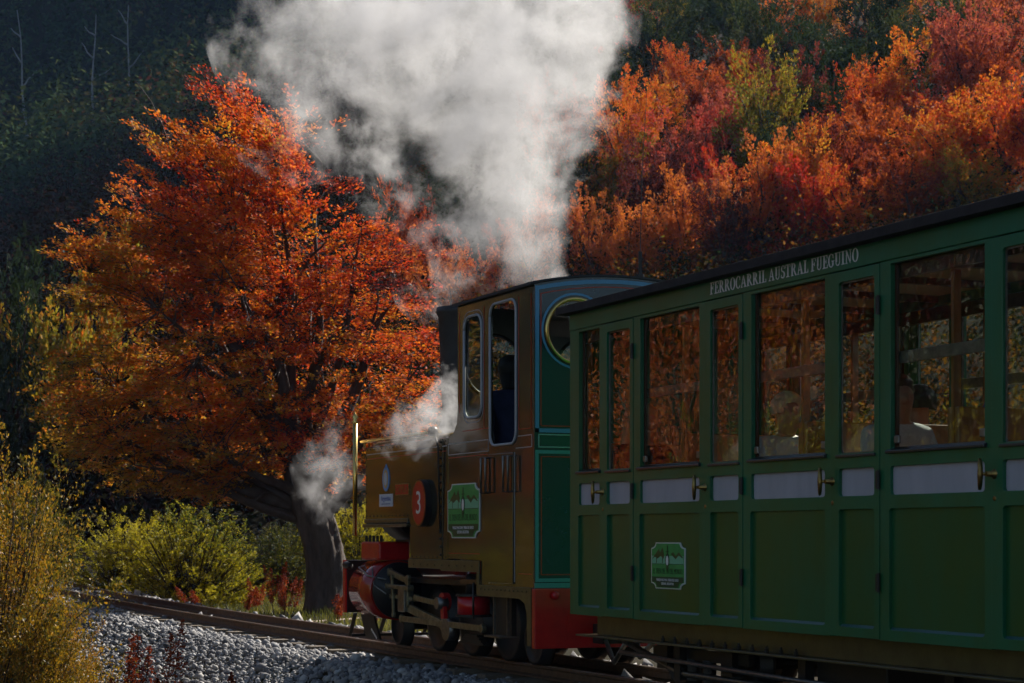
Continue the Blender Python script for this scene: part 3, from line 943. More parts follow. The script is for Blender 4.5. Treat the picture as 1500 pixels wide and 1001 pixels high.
pt = np.stack([-6.55 + r_ * np.sin(az), r_ * np.cos(az)], -1)
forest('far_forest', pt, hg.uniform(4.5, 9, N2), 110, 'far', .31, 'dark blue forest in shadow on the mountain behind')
N3 = 520
az = hg.uniform(R(3), R(19), N3)
r_ = hg.uniform(52, 170, N3)
pt = np.stack([-6.55 + r_ * np.sin(az), r_ * np.cos(az)], -1)
forest('valley_forest', pt, hg.uniform(2.5, 6.5, N3), 220, 'valley', .14, 'wood filling the valley, its green and maroon darkened for shade, behind the big beech')

# bleached dead trunks in the far forest
def dead_tree(x, y, h, lean, label):
    z = float(ground_z(x, y))
    r = empty('dead_tree', (x, y, z))
    g = np.random.default_rng(int(x * 10) % 999)
    mb = MB()
    top = np.array([x + lean, y, z + h])
    pts = curve_pts((x, y, z - .5), top, 0.0, 7, g, .02)
    mb.tube(pts, list(np.linspace(.17, .03, 8)), 6)
    mb.build('trunk', 'dead', r, smooth=True)
    for j in (4, 5, 6):
        b = MB()
        e = pts[j] + np.array([g.choice([-1, 1]) * g.uniform(.8, 1.8), 0, g.uniform(.8, 2.0)])
        b.tube(curve_pts(pts[j], e, -.05, 4, g, .05), list(np.linspace(.10, .03, 5)), 5)
        b.build('branch', 'dead', r, smooth=True)
    tag(r, label, 'dead tree', 'bleached dead trees on the mountain')
dead_tree(28.6, 200.0, 17, -1.8, 'pale bleached dead tree leaning at the far left of the mountain')
dead_tree(33.5, 196.0, 14, 0.3, 'pale dead trunk on the mountain left of the big beech')
dead_tree(37.5, 199.0, 14, 0.2, 'thin pale dead trunk right beside the big beech outline')

# --- bushes
def bush_kind(seed, ns, per, leaf, upright, slen=.17, swid=.035):
    g = np.random.default_rng(seed)
    d = g.normal(size=(ns, 3))
    d[:, 2] = np.abs(d[:, 2])
    d /= np.linalg.norm(d, axis=1)[:, None]
    rad = g.uniform(.1, 1, ns) ** .4
    lob = g.normal(0, .10, (9, 3))[g.integers(0, 9, ns)]
    Cs = d * rad[:, None] * np.array([.42, .42, .78]) + lob * np.array([1, 1, .6])
    Cs[:, 2] = np.abs(Cs[:, 2])
    Ds = d * np.array([1, 1, .5]) + np.array([0, 0, upright]) + g.normal(0, .22, (ns, 3))
    Ns = np.cross(Ds, g.normal(size=Ds.shape))
    c, n_, t = sprays(Cs, Ds, Ns, per, slen, swid, g)
    n_ = n_ + g.normal(0, .6, n_.shape)
    o1 = leaf_mesh('crown', c, n_, leaf * g.uniform(.7, 1.3, len(c)), leaf * .55 * g.uniform(.7, 1.2, len(c)), LM['bush'], None, t)
    mb = MB()
    for i in range(0, ns, 3):
        mb.tube([np.array([0, 0, -.05]) + g.normal(0, .03, 3), Cs[i] * np.array([.55, .55, .5]), Cs[i], Cs[i] + Ds[i] / np.linalg.norm(Ds[i]) * .13], [.006, .005, .003, .0015], 4)
    o2 = mb.build('trunk', 'twig', None)
    o2.name = 'stems'
    return o1, o2
BK = [bush_kind(300, 900, 30, .0105, .55, .10, .04), bush_kind(301, 900, 30, .0105, .5, .10, .04)]
BN = [bush_kind(310, 620, 80, .0078, .55, .26, .05)]
place_tree(BK[0], 'bush', 'rounded yellow green bush beside the railway left of the big trunk', 3.0, 37.6, 2.9, 2.35, .4, 'bush', 'bushes along the line', 'bush', .1)
place_tree(BK[1], 'bush', 'taller yellow green bush directly behind the rounded one', 2.3, 39.8, 2.5, 2.1, 2.0, 'bush', 'bushes along the line', 'bush', .1)
place_tree(BK[0], 'bush', 'olive bush in shade under the beech crown left of the trunk', 5.3, 39.6, 2.4, 1.6, 3.3, 'bush2', 'bushes along the line', 'bush', .1)
place_tree(BK[1], 'bush', 'pale olive bush touching the left side of the big trunk', 6.0, 41.4, 2.3, 1.9, 1.0, 'bush2', 'bushes along the line', 'bush', .1)
place_tree(BK[0], 'bush', 'dull green bush seen between the big trunk and the brass pole', 7.5, 40.6, 2.6, 2.2, 5.0, 'bush', 'bushes along the line', 'bush', .1)
place_tree(BK[1], 'bush', 'dark bush at the far end of the visible rails', 1.2, 46.0, 3.0, 3.0, 5.0, 'bush2', 'bushes along the line', 'bush', .1)
place_tree(BN[0], 'bush', 'near golden barberry bush filling the lower left corner', -3.78, 18.5, 1.9, 2.75, 1.2, 'berry', 'near bushes', 'bush', .1)
place_tree(BN[0], 'bush', 'smaller golden bush with thin arching twigs at the left edge below the barberry', -3.30, 18.2, 1.1, 1.6, 3.6, 'berry', 'near bushes', 'bush', .1)

# --- woods left of the line: out of the picture, but the coach windows and tank sides mirror them
LEFT = [(-9.5, 27, 5.6, 6.4, 'salmon'), (-7.2, 33.5, 6.0, 7.2, 'lime'), (-12.5, 35, 7.0, 8.5, 'dark'), (-5.4, 41, 5.5, 7.6, 'rust'), (-14.5, 26, 6.5, 6.6, 'dark'), (-9.0, 43, 6.5, 9.0, 'lime'), (-16.5, 31, 7.0, 9.4, 'maroon'), (-4.2, 50, 6.2, 8.6, 'gold'), (-12.0, 52, 7.5, 10, 'rust'), (-19.0, 23.5, 7.0, 8.2, 'dark'), (-21.0, 29, 8.0, 9.5, 'dark'), (-18.5, 40, 8.5, 11, 'gold'), (-25.0, 20, 8, 9, 'dark'), (-1.6, 60, 7, 9.5, 'rust'), (-7, 62, 8, 11, 'dark'), (-27, 34, 9, 11, 'maroon')]  # dark-leaved ones stand in for shaded forest in the reflections
for i, (x, y, w, h, m) in enumerate(LEFT):
    lab = '%s tree left of the line, mirrored in the coach windows' % {'orange': 'orange', 'rust': 'rust red', 'gold': 'golden', 'crimson': 'crimson', 'salmon': 'pale orange', 'lime': 'yellow green', 'dark': 'shade-dark green', 'maroon': 'maroon'}[m]
    place_tree(NEARK[i % 2], 'mirrored_tree', lab, x, y, w, h, i * 1.7, m, 'trees left of the line mirrored in the windows')
for i, (x, y, w, h) in enumerate([(-7.6, 19.4, 2.8, 3.9), (-9.0, 17.2, 3.2, 4.8), (-8.4, 22.5, 3.0, 4.2), (-11.0, 15.5, 3.6, 5.2), (-11.8, 19.0, 3.8, 5.6), (-6.6, 26.0, 2.4, 2.8)]):
    place_tree(BK[i % 2], 'mirrored_bush', 'yellow green bush left of the line, mirrored low in the coach windows', x, y, w, h, i * 1.3, 'bush', 'bushes left of the line mirrored in the windows', 'bush', .1)

# --- red dock stalks
def dock(x, y, h, label, lean=0.0, n=5, seed=0, spread=.12):
    g = np.random.default_rng(900 + seed)
    z = float(ground_z(x, y))
    r = empty('dock_plant', (x, y, z))
    cs, mb = [], MB()
    for i in range(n):
        hh = h * (1 if i == 0 else g.uniform(.55, .95))
        a = np.array([g.normal(0, spread), g.normal(0, spread), 0])
        tip = a + np.array([lean * hh + g.normal(0, .10) * hh, g.normal(0, .10) * hh, hh])
        pts = np.array(curve_pts(a * .5, tip, 0, 6, g, .02))
        mb.tube([p_ + np.array([x, y, z]) for p_ in pts], list(np.linspace(.006, .003, 7)), 4)
        t = g.uniform(.32, 1.0, 420)
        wdt = .035 * np.sin(np.clip((t - .3) / .7, 0, 1) * math.pi * .85 + .3)
        p_ = a * .5 + (tip - a * .5) * t[:, None] + g.normal(0, 1, (420, 3)) * wdt[:, None] * np.array([1, 1, .7])
        cs.append(p_)
    cs = np.concatenate(cs)
    leaf_mesh('seed_heads', cs, g.normal(size=cs.shape), g.uniform(.008, .016, len(cs)), g.uniform(.006, .011, len(cs)), LM['dock'], r)
    mb.build('stems', 'twig', r)
    tag(r, label, 'plant', 'red dock plants by the line')
dock(3.15, 33.6, .62, 'clump of red dock stalks beside the far rail, left one of the pair', 0, 5, 1, .10)
dock(2.85, 31.0, .95, 'tall clump of red dock stalks beside the far rail left of the big trunk', 0, 9, 2, .16)
dock(3.35, 29.6, .45, 'low red dock sprig in front of the big trunk', .1, 3, 3)
dock(3.6, 28.8, .35, 'low red dock sprig at the loco front behind the rail', .15, 3, 4)
dock(2.35, 34.5, .45, 'leaning red dock sprig in front of the rounded bush', -.5, 3, 5)
dock(2.6, 32.6, .40, 'short red dock sprig between the two clumps beside the far rail', .05, 2, 6)
dock(-3.34, 14.0, 1.12, 'near dark red dock stalk at the foot of the ballast, left one', .03, 3, 7, .05)
dock(-3.16, 14.1, 1.22, 'near dark red dock stalk at the foot of the ballast, tallest one', .06, 3, 8, .05)
dock(-2.62, 13.9, .86, 'near red dock stalk cut by the bottom edge on the ballast', -.05, 2, 9, .03)
dock(-3.52, 13.9, 1.15, 'near red dock stalk at the edge of the barberry bush', 0.0, 3, 10, .06)

# --- grass under the trees
gp = np.stack([rng.uniform(1.8, 12, 26000), rng.uniform(26, 50, 26000)], -1)
gp = gp[(gp[:, 0] - track_x(gp[:, 1])) > 1.9]
gz = ground_z(gp[:, 0], gp[:, 1])
n = len(gp)
hh = rng.uniform(.06, .2, n)
an = rng.uniform(0, 6.28, n)
b0 = np.stack([gp[:, 0], gp[:, 1], gz - .01], -1)
sx = np.stack([np.cos(an), np.sin(an), 0 * an], -1) * .012
tp = b0 + np.stack([rng.normal(0, .05, n), rng.normal(0, .05, n), hh], -1)
V = np.stack([b0 - sx, b0 + sx, tp], 1).reshape(-1, 3)
o = mesh_np('grass', V, np.arange(3 * n).reshape(n, 3), LM['grass'])
tag(o, 'yellowing grass under the trees beyond the line', 'grass', kind='stuff')
place_tree(KINDS[1], 'valley_tree', 'tall dark green tree at the left edge behind the beech', 2.8, 59.2, 4.2, 8.8, .3, 'dark', 'tall trees in the valley')
place_tree(KINDS[3], 'valley_tree', 'tall yellow green tree touching the left outline of the beech', 5.4, 59.0, 5.0, 9.2, 2.3, 'lime', 'tall trees in the valley')
for pr in KINDS + NEARK + BK + BN:
    for o in pr:
        bpy.data.objects.remove(o)

# ------------------------------------------------------------------ passenger coach
YF, YB = 12.337, 3.35                  # front and back ends
PITCH = 1.394
HINGES = [11.377 - i * PITCH for i in range(6)]
Z_BOT, Z_PB, Z_PT, Z_WB, Z_WT, Z_SILL, Z_FAS, Z_EAVE = 0.444, 0.50, 1.121, 1.191, 1.337, 1.417, 2.39, 2.50
XS = 0.75
coach = empty('passenger_coach', (0, 7.8, 0))
tag(coach, 'dark green railway coach with white waist panels behind the locomotive', 'railway coach')

def serif(ch):
    """strokes of one roman capital, unit height; returns polygons and width"""
    T, t, s = .165, .07, .055
    def rc(x0, x1, y0, y1): return [(x0, y0), (x1, y0), (x1, y1), (x0, y1)]
    def ring(cx, cy, ro, so, ri, si, a0, a1, n=14):
        out = []
        for k in range(n):
            p, q = R(a0 + (a1 - a0) * k / n), R(a0 + (a1 - a0) * (k + 1) / n)
            out.append([(cx + ri * math.cos(p), cy + si * math.sin(p)), (cx + ro * math.cos(p), cy + so * math.sin(p)),
                        (cx + ro * math.cos(q), cy + so * math.sin(q)), (cx + ri * math.cos(q), cy + si * math.sin(q))])
        return out
    if ch == 'I': return [rc(.12, .12 + T, s, 1 - s), rc(0, .41, 0, s), rc(0, .41, 1 - s, 1)], .41
    if ch == 'L': return [rc(.1, .1 + T, t, 1 - s), rc(0, .6, 0, t), rc(.54, .6, t, .27), rc(0, .37, 1 - s, 1)], .6
    if ch in 'FE':
        o = [rc(.1, .1 + T, t, 1 - t), rc(0, .6, 1 - t, 1), rc(.54, .6, .74, 1 - t), rc(.1 + T, .42, .49, .49 + t), rc(.42, .47, .38, .66)]
        o += [rc(0, .4, 0, t)] if ch == 'F' else [rc(0, .63, 0, t), rc(.57, .63, t, .27)]
        return o, .62
    if ch == 'T': return [rc(.25, .25 + T, s, 1 - t), rc(0, .67, 1 - t, 1), rc(0, .05, .74, 1 - t), rc(.62, .67, .74, 1 - t), rc(.13, .54, 0, s)], .67
    if ch == 'A': return [[(.08, s), (.15, s), (.36, .86), (.33, .93)], [(.33, .98), (.42, .98), (.73, s), (.54, s)], rc(.2, .5, .31, .37), rc(0, .25, 0, s), rc(.45, .82, 0, s)], .80
    if ch == 'N': return [rc(.11, .18, s, .9), rc(.59, .66, .12, 1 - s), [(.0, 1), (.19, 1), (.66, .0), (.6, .0)], rc(.02, .28, 0, s), rc(.48, .77, 1 - s, 1)], .77
    if ch == 'U': return [rc(.1, .1 + T, .3, 1 - s), rc(.56, .63, .3, 1 - s), rc(0, .37, 1 - s, 1), rc(.46, .73, 1 - s, 1)] + ring(.365, .3, .265, .31, .195, .235, 180, 360)[0:14], .74
    if ch == 'R': return [rc(.1, .1 + T, s, 1 - s), rc(0, .37, 0, s), rc(.0, .3, 1 - s, 1), rc(.265, .3, .47, .53)] + ring(.3, .735, .31, .265, .15, .205, -90, 90) + [[(.31, .48), (.46, .5), (.80, .0), (.62, .0)]], .78
    if ch == 'O': return ring(.38, .5, .38, .52, .215, .46, 0, 360, 28), .76
    if ch in 'CG':
        o = ring(.38, .5, .38, .52, .215, .46, 48, 312, 22) + [rc(.60, .66, .66, .95)]
        if ch == 'G': return o + [rc(.53, .53 + T, .1, .42), rc(.46, .78, .42, .42 + s)], .78
        return o + [rc(.62, .655, .1, .26)], .70
    if ch == 'S': return ring(.29, .745, .25, .27, .13, .21, 40, 270, 16) + ring(.29, .27, .27, .285, .13, .215, -140, 90, 16) + [rc(.46, .51, .72, .97), rc(.03, .08, .04, .3)], .56
    return [], .34

def serif_line(name, txt, y_start, y_end, z0, h, xface, m, parent):
    ws = [serif(c)[1] + .09 if c != ' ' else .30 for c in txt]
    tot = sum(ws)
    k = abs(y_start - y_end) / tot
    pos, nst = 0.0, 0
    for c, w in zip(txt, ws):
        mb = MB()
        for pol in serif(c)[0]:
            nst += 1
            mb.plate([(y_start - (pos + a) * k, z0 + b * h) for a, b in pol], [], 'x', xface, xface - .0012 - .0002 * (nst % 7))
        if c != ' ':
            mb.build(name, m, parent)
        pos += w

def fillet_frame(mb, y0, y1, z0, z1, m, s, xo, xi, r):
    """outer rectangle (y0..y1,z0..z1) with a round-cornered opening inset by m = (left,right,bottom,top)"""
    mb.plate([(y0, z0), (y1, z0), (y1, z1), (y0, z1)], [rr(y0 + m[0], y1 - m[1], z0 + m[2], z1 - m[3], r, 4)], 'x', s * xo, s * xi)

def recessed(parent, name, y0, y1, z0, z1, s, m):
    mb = MB().box(s * (XS - .018), s * (XS - .030), y0 - .012, y1 + .012, z0 - .012, z1 + .012)
    o = mb.build(name, m, parent)
    if name == 'lower_panel':
        q = .013
        MB().add([(s * (XS - .018), y0, z0), (s * (XS - .001), y0, z0), (s * (XS - .018), y0, z0 + q), (s * (XS - .018), y1, z0), (s * (XS - .001), y1, z0), (s * (XS - .018), y1, z0 + q)],
                 [(0, 1, 2), (5, 4, 3), (0, 3, 4, 1), (1, 4, 5, 2), (2, 5, 3, 0)]).build('panel_bead', 'bead', parent)
    return o

def handle(parent, y, z, s):
    x = s * XS
    mb = MB()
    mb.lathe([(.024, 0), (.024, s * .006), (.014, s * .010), (.012, s * .05)], (x, y, z), 14, 'x')
    pts = [(x + s * (.052 + .012 * math.cos(t * 1.4)), y + .045 - .018 * (1 - t * t), z + t * .072) for t in np.linspace(-1, 1, 9)]
    mb.tube([(x + s * .05, y, z), (x + s * .055, y + .03, z)], [.008, .009], 8)
    mb.tube(pts, [.008, .011, .012, .013, .014, .013, .012, .011, .008], 8)
    mb.build('handle', 'brass', parent, smooth=True)
    k = MB()
    k.lathe([(.013, 0), (.013, s * .004), (.005, s * .005)], (x, y - .002, z - .115), 12, 'x')
    k.build('keyhole', 'brass', parent, smooth=True)

def window_part(y0, y1, s, sash):
    w = MB()
    w.box(s * (XS - .030), s * (XS - .046), y0 - .006, y0 + .014, Z_SILL, Z_FAS)
    w.box(s * (XS - .030), s * (XS - .046), y1 - .014, y1 + .006, Z_SILL, Z_FAS)
    w.box(s * (XS - .030), s * (XS - .046), y0 + .014, y1 - .014, Z_SILL, Z_SILL + .018)
    win = w.build('window', 'wood_dark', coach)
    MB().box(s * (XS - .034), s * (XS - .038), y0 + .014, y1 - .014, Z_SILL + .018, Z_FAS).build('pane', 'glass', win)
    MB().add([(s * (XS - .03), y0 - .02, Z_SILL + .018), (s * (XS + .022), y0 - .02, Z_SILL - .001), (s * (XS + .022), y0 - .02, Z_SILL - .016), (s * (XS - .03), y0 - .02, Z_SILL - .016),
              (s * (XS - .03), y1 + .02, Z_SILL + .018), (s * (XS + .022), y1 + .02, Z_SILL - .001), (s * (XS + .022), y1 + .02, Z_SILL - .016), (s * (XS - .03), y1 + .02, Z_SILL - .016)],
             [(0, 1, 2, 3), (7, 6, 5, 4), (0, 4, 5, 1), (1, 5, 6, 2), (2, 6, 7, 3), (3, 7, 4, 0)]).build('sill', 'sill', win, bevel=.003)
    if sash:
        sb = MB().box(s * (XS - .050), s * (XS - .068), y0 - .006, y1 + .006, 1.865, 1.925)
        sb.build('sash_rail', 'steel', win, bevel=.003)
        for yy in (y1 - .035, y0 + .035):
            MB().box(s * (XS - .028), s * (XS - .010), yy - .022, yy + .022, Z_SILL + .035, Z_SILL + .075).build('latch', 'steel', win, bevel=.004)

for s in (-1, 1):
    fas = MB().box(s * (XS + .006), s * (XS - .05), YB, YF, Z_FAS, Z_EAVE).build('fascia', 'green', coach, bevel=.004)
    if s < 0:
        serif_line('letter', 'FERROCARRIL AUSTRAL FUEGUINO', 10.357, 8.770, 2.419, .071, -(XS + .007), 'letter', fas)
    # the narrow front window, its posts and panels
    bays = [(11.845, 12.337, .032, .142)]
    for i, h in enumerate(HINGES):
        bays.append((h - PITCH + .467 if i < 5 else YB, h - .001, .055, .092))
    for bi, (b0, b1, ml, mr) in enumerate(bays):
        mb = MB()
        mb.plate([(b0, Z_BOT), (b1, Z_BOT), (b1, Z_FAS - .002), (b0, Z_FAS - .002)],
                 [rr(b0 + ml, b1 - mr, Z_SILL - .012, Z_FAS - .02, .006, 2), rr(b0 + ml, b1 - mr, Z_WB, Z_WT, .02, 4), rr(b0 + ml, b1 - mr + .012, Z_PB, Z_PT, .02, 4)], 'x', s * XS, s * (XS - .028))
        fr = mb.build('side_frame', 'green', coach, bevel=.0035)
        recessed(fr, 'waist_panel', b0 + ml, b1 - mr, Z_WB, Z_WT, s, 'white_panel')
        recessed(fr, 'lower_panel', b0 + ml, b1 - mr + .012, Z_PB, Z_PT, s, 'green_panel')
        window_part(b0 + ml, b1 - mr, s, bi > 0)
    for i, h in enumerate(HINGES):
        y0, y1 = h + .003, h + .464
        mb = MB()
        mb.plate([(y0, Z_BOT + .004), (y1, Z_BOT + .004), (y1, Z_FAS - .006), (y0, Z_FAS - .006)],
                 [rr(y0 + .045, y1 - .082, Z_SILL, Z_FAS - .062, .018, 4), rr(y0 + .045, y1 - .082, Z_WB, Z_WT, .02, 4), rr(y0 + .045, y1 - .082, Z_PB, Z_PT, .02, 4)], 'x', s * (XS + .004), s * (XS - .026))
        dr = mb.build('door', 'green', coach, bevel=.0035)
        recessed(dr, 'waist_panel', y0 + .045, y1 - .082, Z_WB, Z_WT, s, 'white_panel')
        recessed(dr, 'lower_panel', y0 + .045, y1 - .082, Z_PB, Z_PT, s, 'green_panel')
        MB().box(s * (XS - .020), s * (XS - .024), y0 + .04, y1 - .077, Z_SILL - .005, Z_FAS - .057).build('pane', 'glass', dr)
        bd = MB()
        fillet_frame(bd, y0 + .043, y1 - .080, Z_SILL - .004, Z_FAS - .06, (.010, .010, .010, .010), s, XS - .012, XS - .019, .015)
        bd.build('glazing_bead', 'steel', dr)
        MB().box(s * (XS + .018), s * (XS - .01), y0 + .03, y1 - .07, Z_SILL - .022, Z_SILL - .006).build('sill', 'sill', dr, bevel=.003)
        for zz in (.74, 1.27, 2.17):
            hb = MB()
            hb.tube([(s * (XS + .012), h - .002, zz - .05), (s * (XS + .012), h - .002, zz + .05)], .008, 8)
            hb.box(s * (XS + .009), s * (XS + .0045), h + .005, h + .03, zz - .045, zz + .045)
            hb.build('hinge', 'black', dr)
        handle(dr, y1 - .02, 1.272, s)

def badge(parent, y, z, hy, hz, x):
    """notched green sign: pale rim, hills and torch, dark foot band, lettering"""
    def outline(ky, kz, n=5):
        pts = []
        ny_, nz_ = .27 * hy, .24 * hz
        for (sy, sz) in ((1, 1), (-1, 1), (-1, -1), (1, -1)):
            cy_, cz_ = y + sy * hy * ky, z + sz * hz * kz
            seq = [R(a) for a in np.linspace(0, 90, n)]
            arc = [(cy_ - sy * ny_ * math.cos(a), cz_ - sz * nz_ * math.sin(a)) for a in seq]
            arc = [(cy_ - sy * ny_ * (1 - math.sin(a)) if False else cy_ - sy * ny_ * math.cos(a), cz_ - sz * nz_ * math.sin(a)) for a in seq]
            if sy * sz > 0:
                arc = arc[::-1]
            pts += arc
        return pts
    b = MB()
    b.plate(outline(1, 1), [], 'x', x, x - .006)
    sg = b.build('sign', 'sign_rim', parent)
    MB().plate(outline(.95, .955), [], 'x', x - .0055, x - .008).build('field', 'sign_green', sg)
    MB().box(x - .0075, x - .0086, y - .93 * hy, y + .93 * hy, z + .08 * hz, z + .42 * hz).build('sky_band', 'sign_pale', sg)
    f = MB()
    f.plate([(y + .93 * hy, z - .70 * hz), (y + .70 * hy, z - .74 * hz), (y + .60 * hy, z - .93 * hz), (y - .60 * hy, z - .93 * hz), (y - .70 * hy, z - .74 * hz), (y - .93 * hy, z - .70 * hz), (y - .93 * hy, z - .48 * hz), (y + .93 * hy, z - .48 * hz)], [], 'x', x - .0075, x - .0090)
    f.box(x - .0075, x - .0092, y - .93 * hy, y + .93 * hy, z + .065 * hz, z + .085 * hz)
    f.build('foot_band', 'sign_dark', sg)
    hl = MB()
    hl.plate([(y + .92 * hy, z + .28 * hz), (y + .78 * hy, z + .44 * hz), (y + .66 * hy, z + .56 * hz), (y + .52 * hy, z + .72 * hz), (y + .44 * hy, z + .55 * hz), (y + .30 * hy, z + .78 * hz), (y + .20 * hy, z + .45 * hz), (y + .22 * hy, z + .30 * hz), (y + .40 * hy, z + .42 * hz), (y + .60 * hy, z + .30 * hz), (y + .75 * hy, z + .38 * hz)], [], 'x', x - .008, x - .0096)
    hl.plate([(y - .20 * hy, z + .52 * hz), (y - .34 * hy, z + .58 * hz), (y - .48 * hy, z + .42 * hz), (y - .66 * hy, z + .58 * hz), (y - .92 * hy, z + .34 * hz), (y - .84 * hy, z + .34 * hz), (y - .66 * hy, z + .46 * hz), (y - .48 * hy, z + .28 * hz), (y - .34 * hy, z + .40 * hz)], [], 'x', x - .008, x - .0096)
    for q in (.66, .30):
        hl.box(x - .008, x - .0094, y + q * hy - .004, y + q * hy + .004, z + .10 * hz, z + .40 * hz)
    hl.build('hills', 'sign_brown', sg)
    e = MB()
    e.plate(circ(y, z + .24 * hz, .115 * hy, 20, .30 * hz), [], 'x', x - .009, x - .0108)
    e.box(x - .009, x - .0106, y - .02 * hy, y + .02 * hy, z + .5 * hz, z + .86 * hz)
    e.box(x - .009, x - .0106, y - .09 * hy, y + .09 * hy, z + .60 * hz, z + .63 * hz)
    e.plate([(y - .10 * hy, z - .05 * hz), (y + .10 * hy, z - .05 * hz), (y, z - .22 * hz)], [], 'x', x - .009, x - .0106)
    e.build('torch', 'sign_dark', sg)
    MB().plate(circ(y, z + .22 * hz, .07 * hy, 16, .21 * hz), [], 'x', x - .0105, x - .0118).build('torch_face', 'white', sg)
    text_mesh('title_lettering', 'EL TREN DEL FIN DEL MUNDO', hz * .34, 'sign_dark', sg, (x - .0085, y, z - .25 * hz), fit=1.72 * hy)
    text_mesh('foot_lettering', 'PARQUE NACIONAL TIERRA DEL FUEGO\nUSHUAIA, ARGENTINA', hz * .16, 'letter', sg, (x - .0095, y, z - .70 * hz), fit=1.30 * hy)
badge(HINGES[0] and coach, 10.93, .795, .223, .145, -(XS - .018))

# roof, ends, floor, ceiling
rp = [(-.83, 2.500), (-.83, 2.552)] + [(x, 2.552 + .075 * (1 - (x / .83) ** 2)) for x in np.linspace(-.8, .8, 15)] + [(.83, 2.552), (.83, 2.500)]
mb = MB()
mb.plate(rp, [], 'y', 12.40, 3.28)
roof = mb.build('roof', 'roof', coach, bevel=.004)
v = MB()
v.lathe([(.10, -.03), (.10, .02), (.145, .025), (.15, .045), (.13, .075), (.08, .095), (0, .10)], (0, 11.81, 2.655), 24)
v.build('ventilator', 'soot', roof, smooth=True)
v = MB()
v.lathe([(.10, -.03), (.10, .02), (.145, .025), (.15, .045), (.13, .075), (.08, .095), (0, .10)], (0, 6.4, 2.655), 24)
v.build('ventilator', 'soot', roof, smooth=True)
MB().box(-.72, .72, YF - .03, YF - .002, Z_BOT, 2.499).build('end_wall', 'green', coach)
MB().box(-.72, .72, YB + .002, YB + .03, Z_BOT, 2.499).build('end_wall', 'green', coach)
MB().box(-.715, .715, YB + .03, YF - .03, Z_BOT + .002, Z_BOT + .05).build('floor', 'wood_dark', coach)
MB().box(-.70, .70, YB + .03, YF - .03, 2.455, 2.47).build('ceiling_board', 'ceiling', coach)
for y in np.arange(YB + .5, YF - .2, .697):
    MB().box(-.70, .70, y - .02, y + .02, 2.415, 2.454).build('roof_bow', 'wood_dark', coach)
MB().box(-.69, -.66, YB + .05, YF - .05, 2.30, 2.38).build('cornice', 'wood_dark', coach)
MB().box(.66, .69, YB + .05, YF - .05, 2.30, 2.38).build('cornice', 'wood_dark', coach)
for s in (-1, 1):
    MB().box(s * .698, s * .712, YB + .03, YF - .03, Z_BOT + .05, 1.385).build('lining_board', 'wood', coach)
for i, h in enumerate([HINGES[0] + PITCH] + HINGES):
    yc = h - .47
    if yc < YB + .4: continue
    b = empty('bench', (0, yc, 0))
    b.parent = coach
    b.location = (0, yc - 7.8, 0)
    for s in (-1, 1):
        if yc + s * .5 > YF - .05: continue
        MB().box(-.64, .64, yc + s * .05, yc + s * .46, .86, .93).build('seat', 'seat', b, bevel=.01)
        MB().box(-.64, .64, yc + s * .012, yc + s * .048, .94, 1.62).build('backrest', 'wood', b, bevel=.008)
    for x in (-.62, .62, .05):
        MB().box(x - .022, x + .022, yc - .011, yc + .011, .5, 2.30 if x != .05 else 1.75).build('post', 'wood', b)

# underframe
for s in (-1, 1):
    ub = MB()
    ub.box(s * .56, s * .60, YB + .1, YF - .12, .305, .442)
    ub.box(s * .52, s * .68, YB + .08, YF + .06, .290, .304)
    so = ub.build('sole_bar', 'loco_trim' if s < 0 else 'black', coach, bevel=.003)
    for k in range(11):
        y = 11.2 - k * .16
        q = MB()
        q.tube([(s * .63, y, .304), (s * .63, y, .330)], .014, 6)
        q.tube([(s * .63, y, .330), (s * .63, y, .345)], .007, 6)
        q.build('bolt', 'black', so)
tr_ = MB()
tr_.tube([(-.5, 12.0, .27), (-.5, 11.2, .10), (-.5, 8.3, .08), (-.5, 5.3, .10), (-.5, 4.4, .27)], .022, 8)
tr_.build('truss_rod', 'steel', coach, smooth=True)
for y in (11.2, 9.7, 8.3):
    MB().box(-.53, -.47, y - .04, y + .04, .06, .29).build('truss_post', 'black', coach)
MB().tube([(-.58, 11.9, .2), (-.60, 9.6, .16), (-.60, 6.0, .16)], .016, 8).build('brake_pipe', 'steel', coach, smooth=True)

def wheelset(parent, y, r, m='black'):
    for s in (-1, 1):
        w = MB()
        w.lathe([(.03, -.035), (r * .82, -.035), (r * .86, -.045), (r, -.045), (r, .025), (r + .022, .03), (r + .022, .05), (r * .8, .05), (r * .75, .03), (.03, .03)], (s * .345, y, r), 28, 'x')
        w.build('wheel', m, parent, smooth=True)
    MB().cyl((-.34, y, r), (.34, y, r), .035, 10).build('axle', m, parent)
for yc in (11.0, 4.9):
    bo = empty('bogie', (0, yc, 0))
    bo.parent = coach
    bo.location = (0, yc - 7.8, 0)
    for dy in (-.42, .42):
        wheelset(bo, yc + dy, .19)
    for s in (-1, 1):
        f = MB()
        f.box(s * .44, s * .48, yc - .62, yc + .62, .19, .26)
        for dy in (-.42, .42):
            f.box(s * .43, s * .52, yc + dy - .07, yc + dy + .07, .12, .28)
        for dy in (-.1, .1):
            f.tube([(s * .46, yc + dy, .06), (s * .46, yc + dy, .2)], .045, 10)
        f.build('side_frame', 'black', bo)
for yy in (9.3, 7.6, 6.6):
    MB().box(-.46, .46, yy - .35, yy + .35, .06, .288).build('added_dark_box', 'black', coach, bevel=.01)  # black boxes added to darken the bright ground seen under the coach
cp = MB()
cp.tube([(0, 12.33, .26), (0, 12.75, .26)], .04, 10)
cp.tube([(-.12, 12.3, .24), (-.10, 12.55, .12), (0, 12.8, .22)], .02, 8)
cp.tube([(-.3, 12.3, .3), (-.28, 12.6, .08), (-.2, 12.95, .28)], .018, 8)
cp.build('coupling', 'steel', coach, smooth=True)

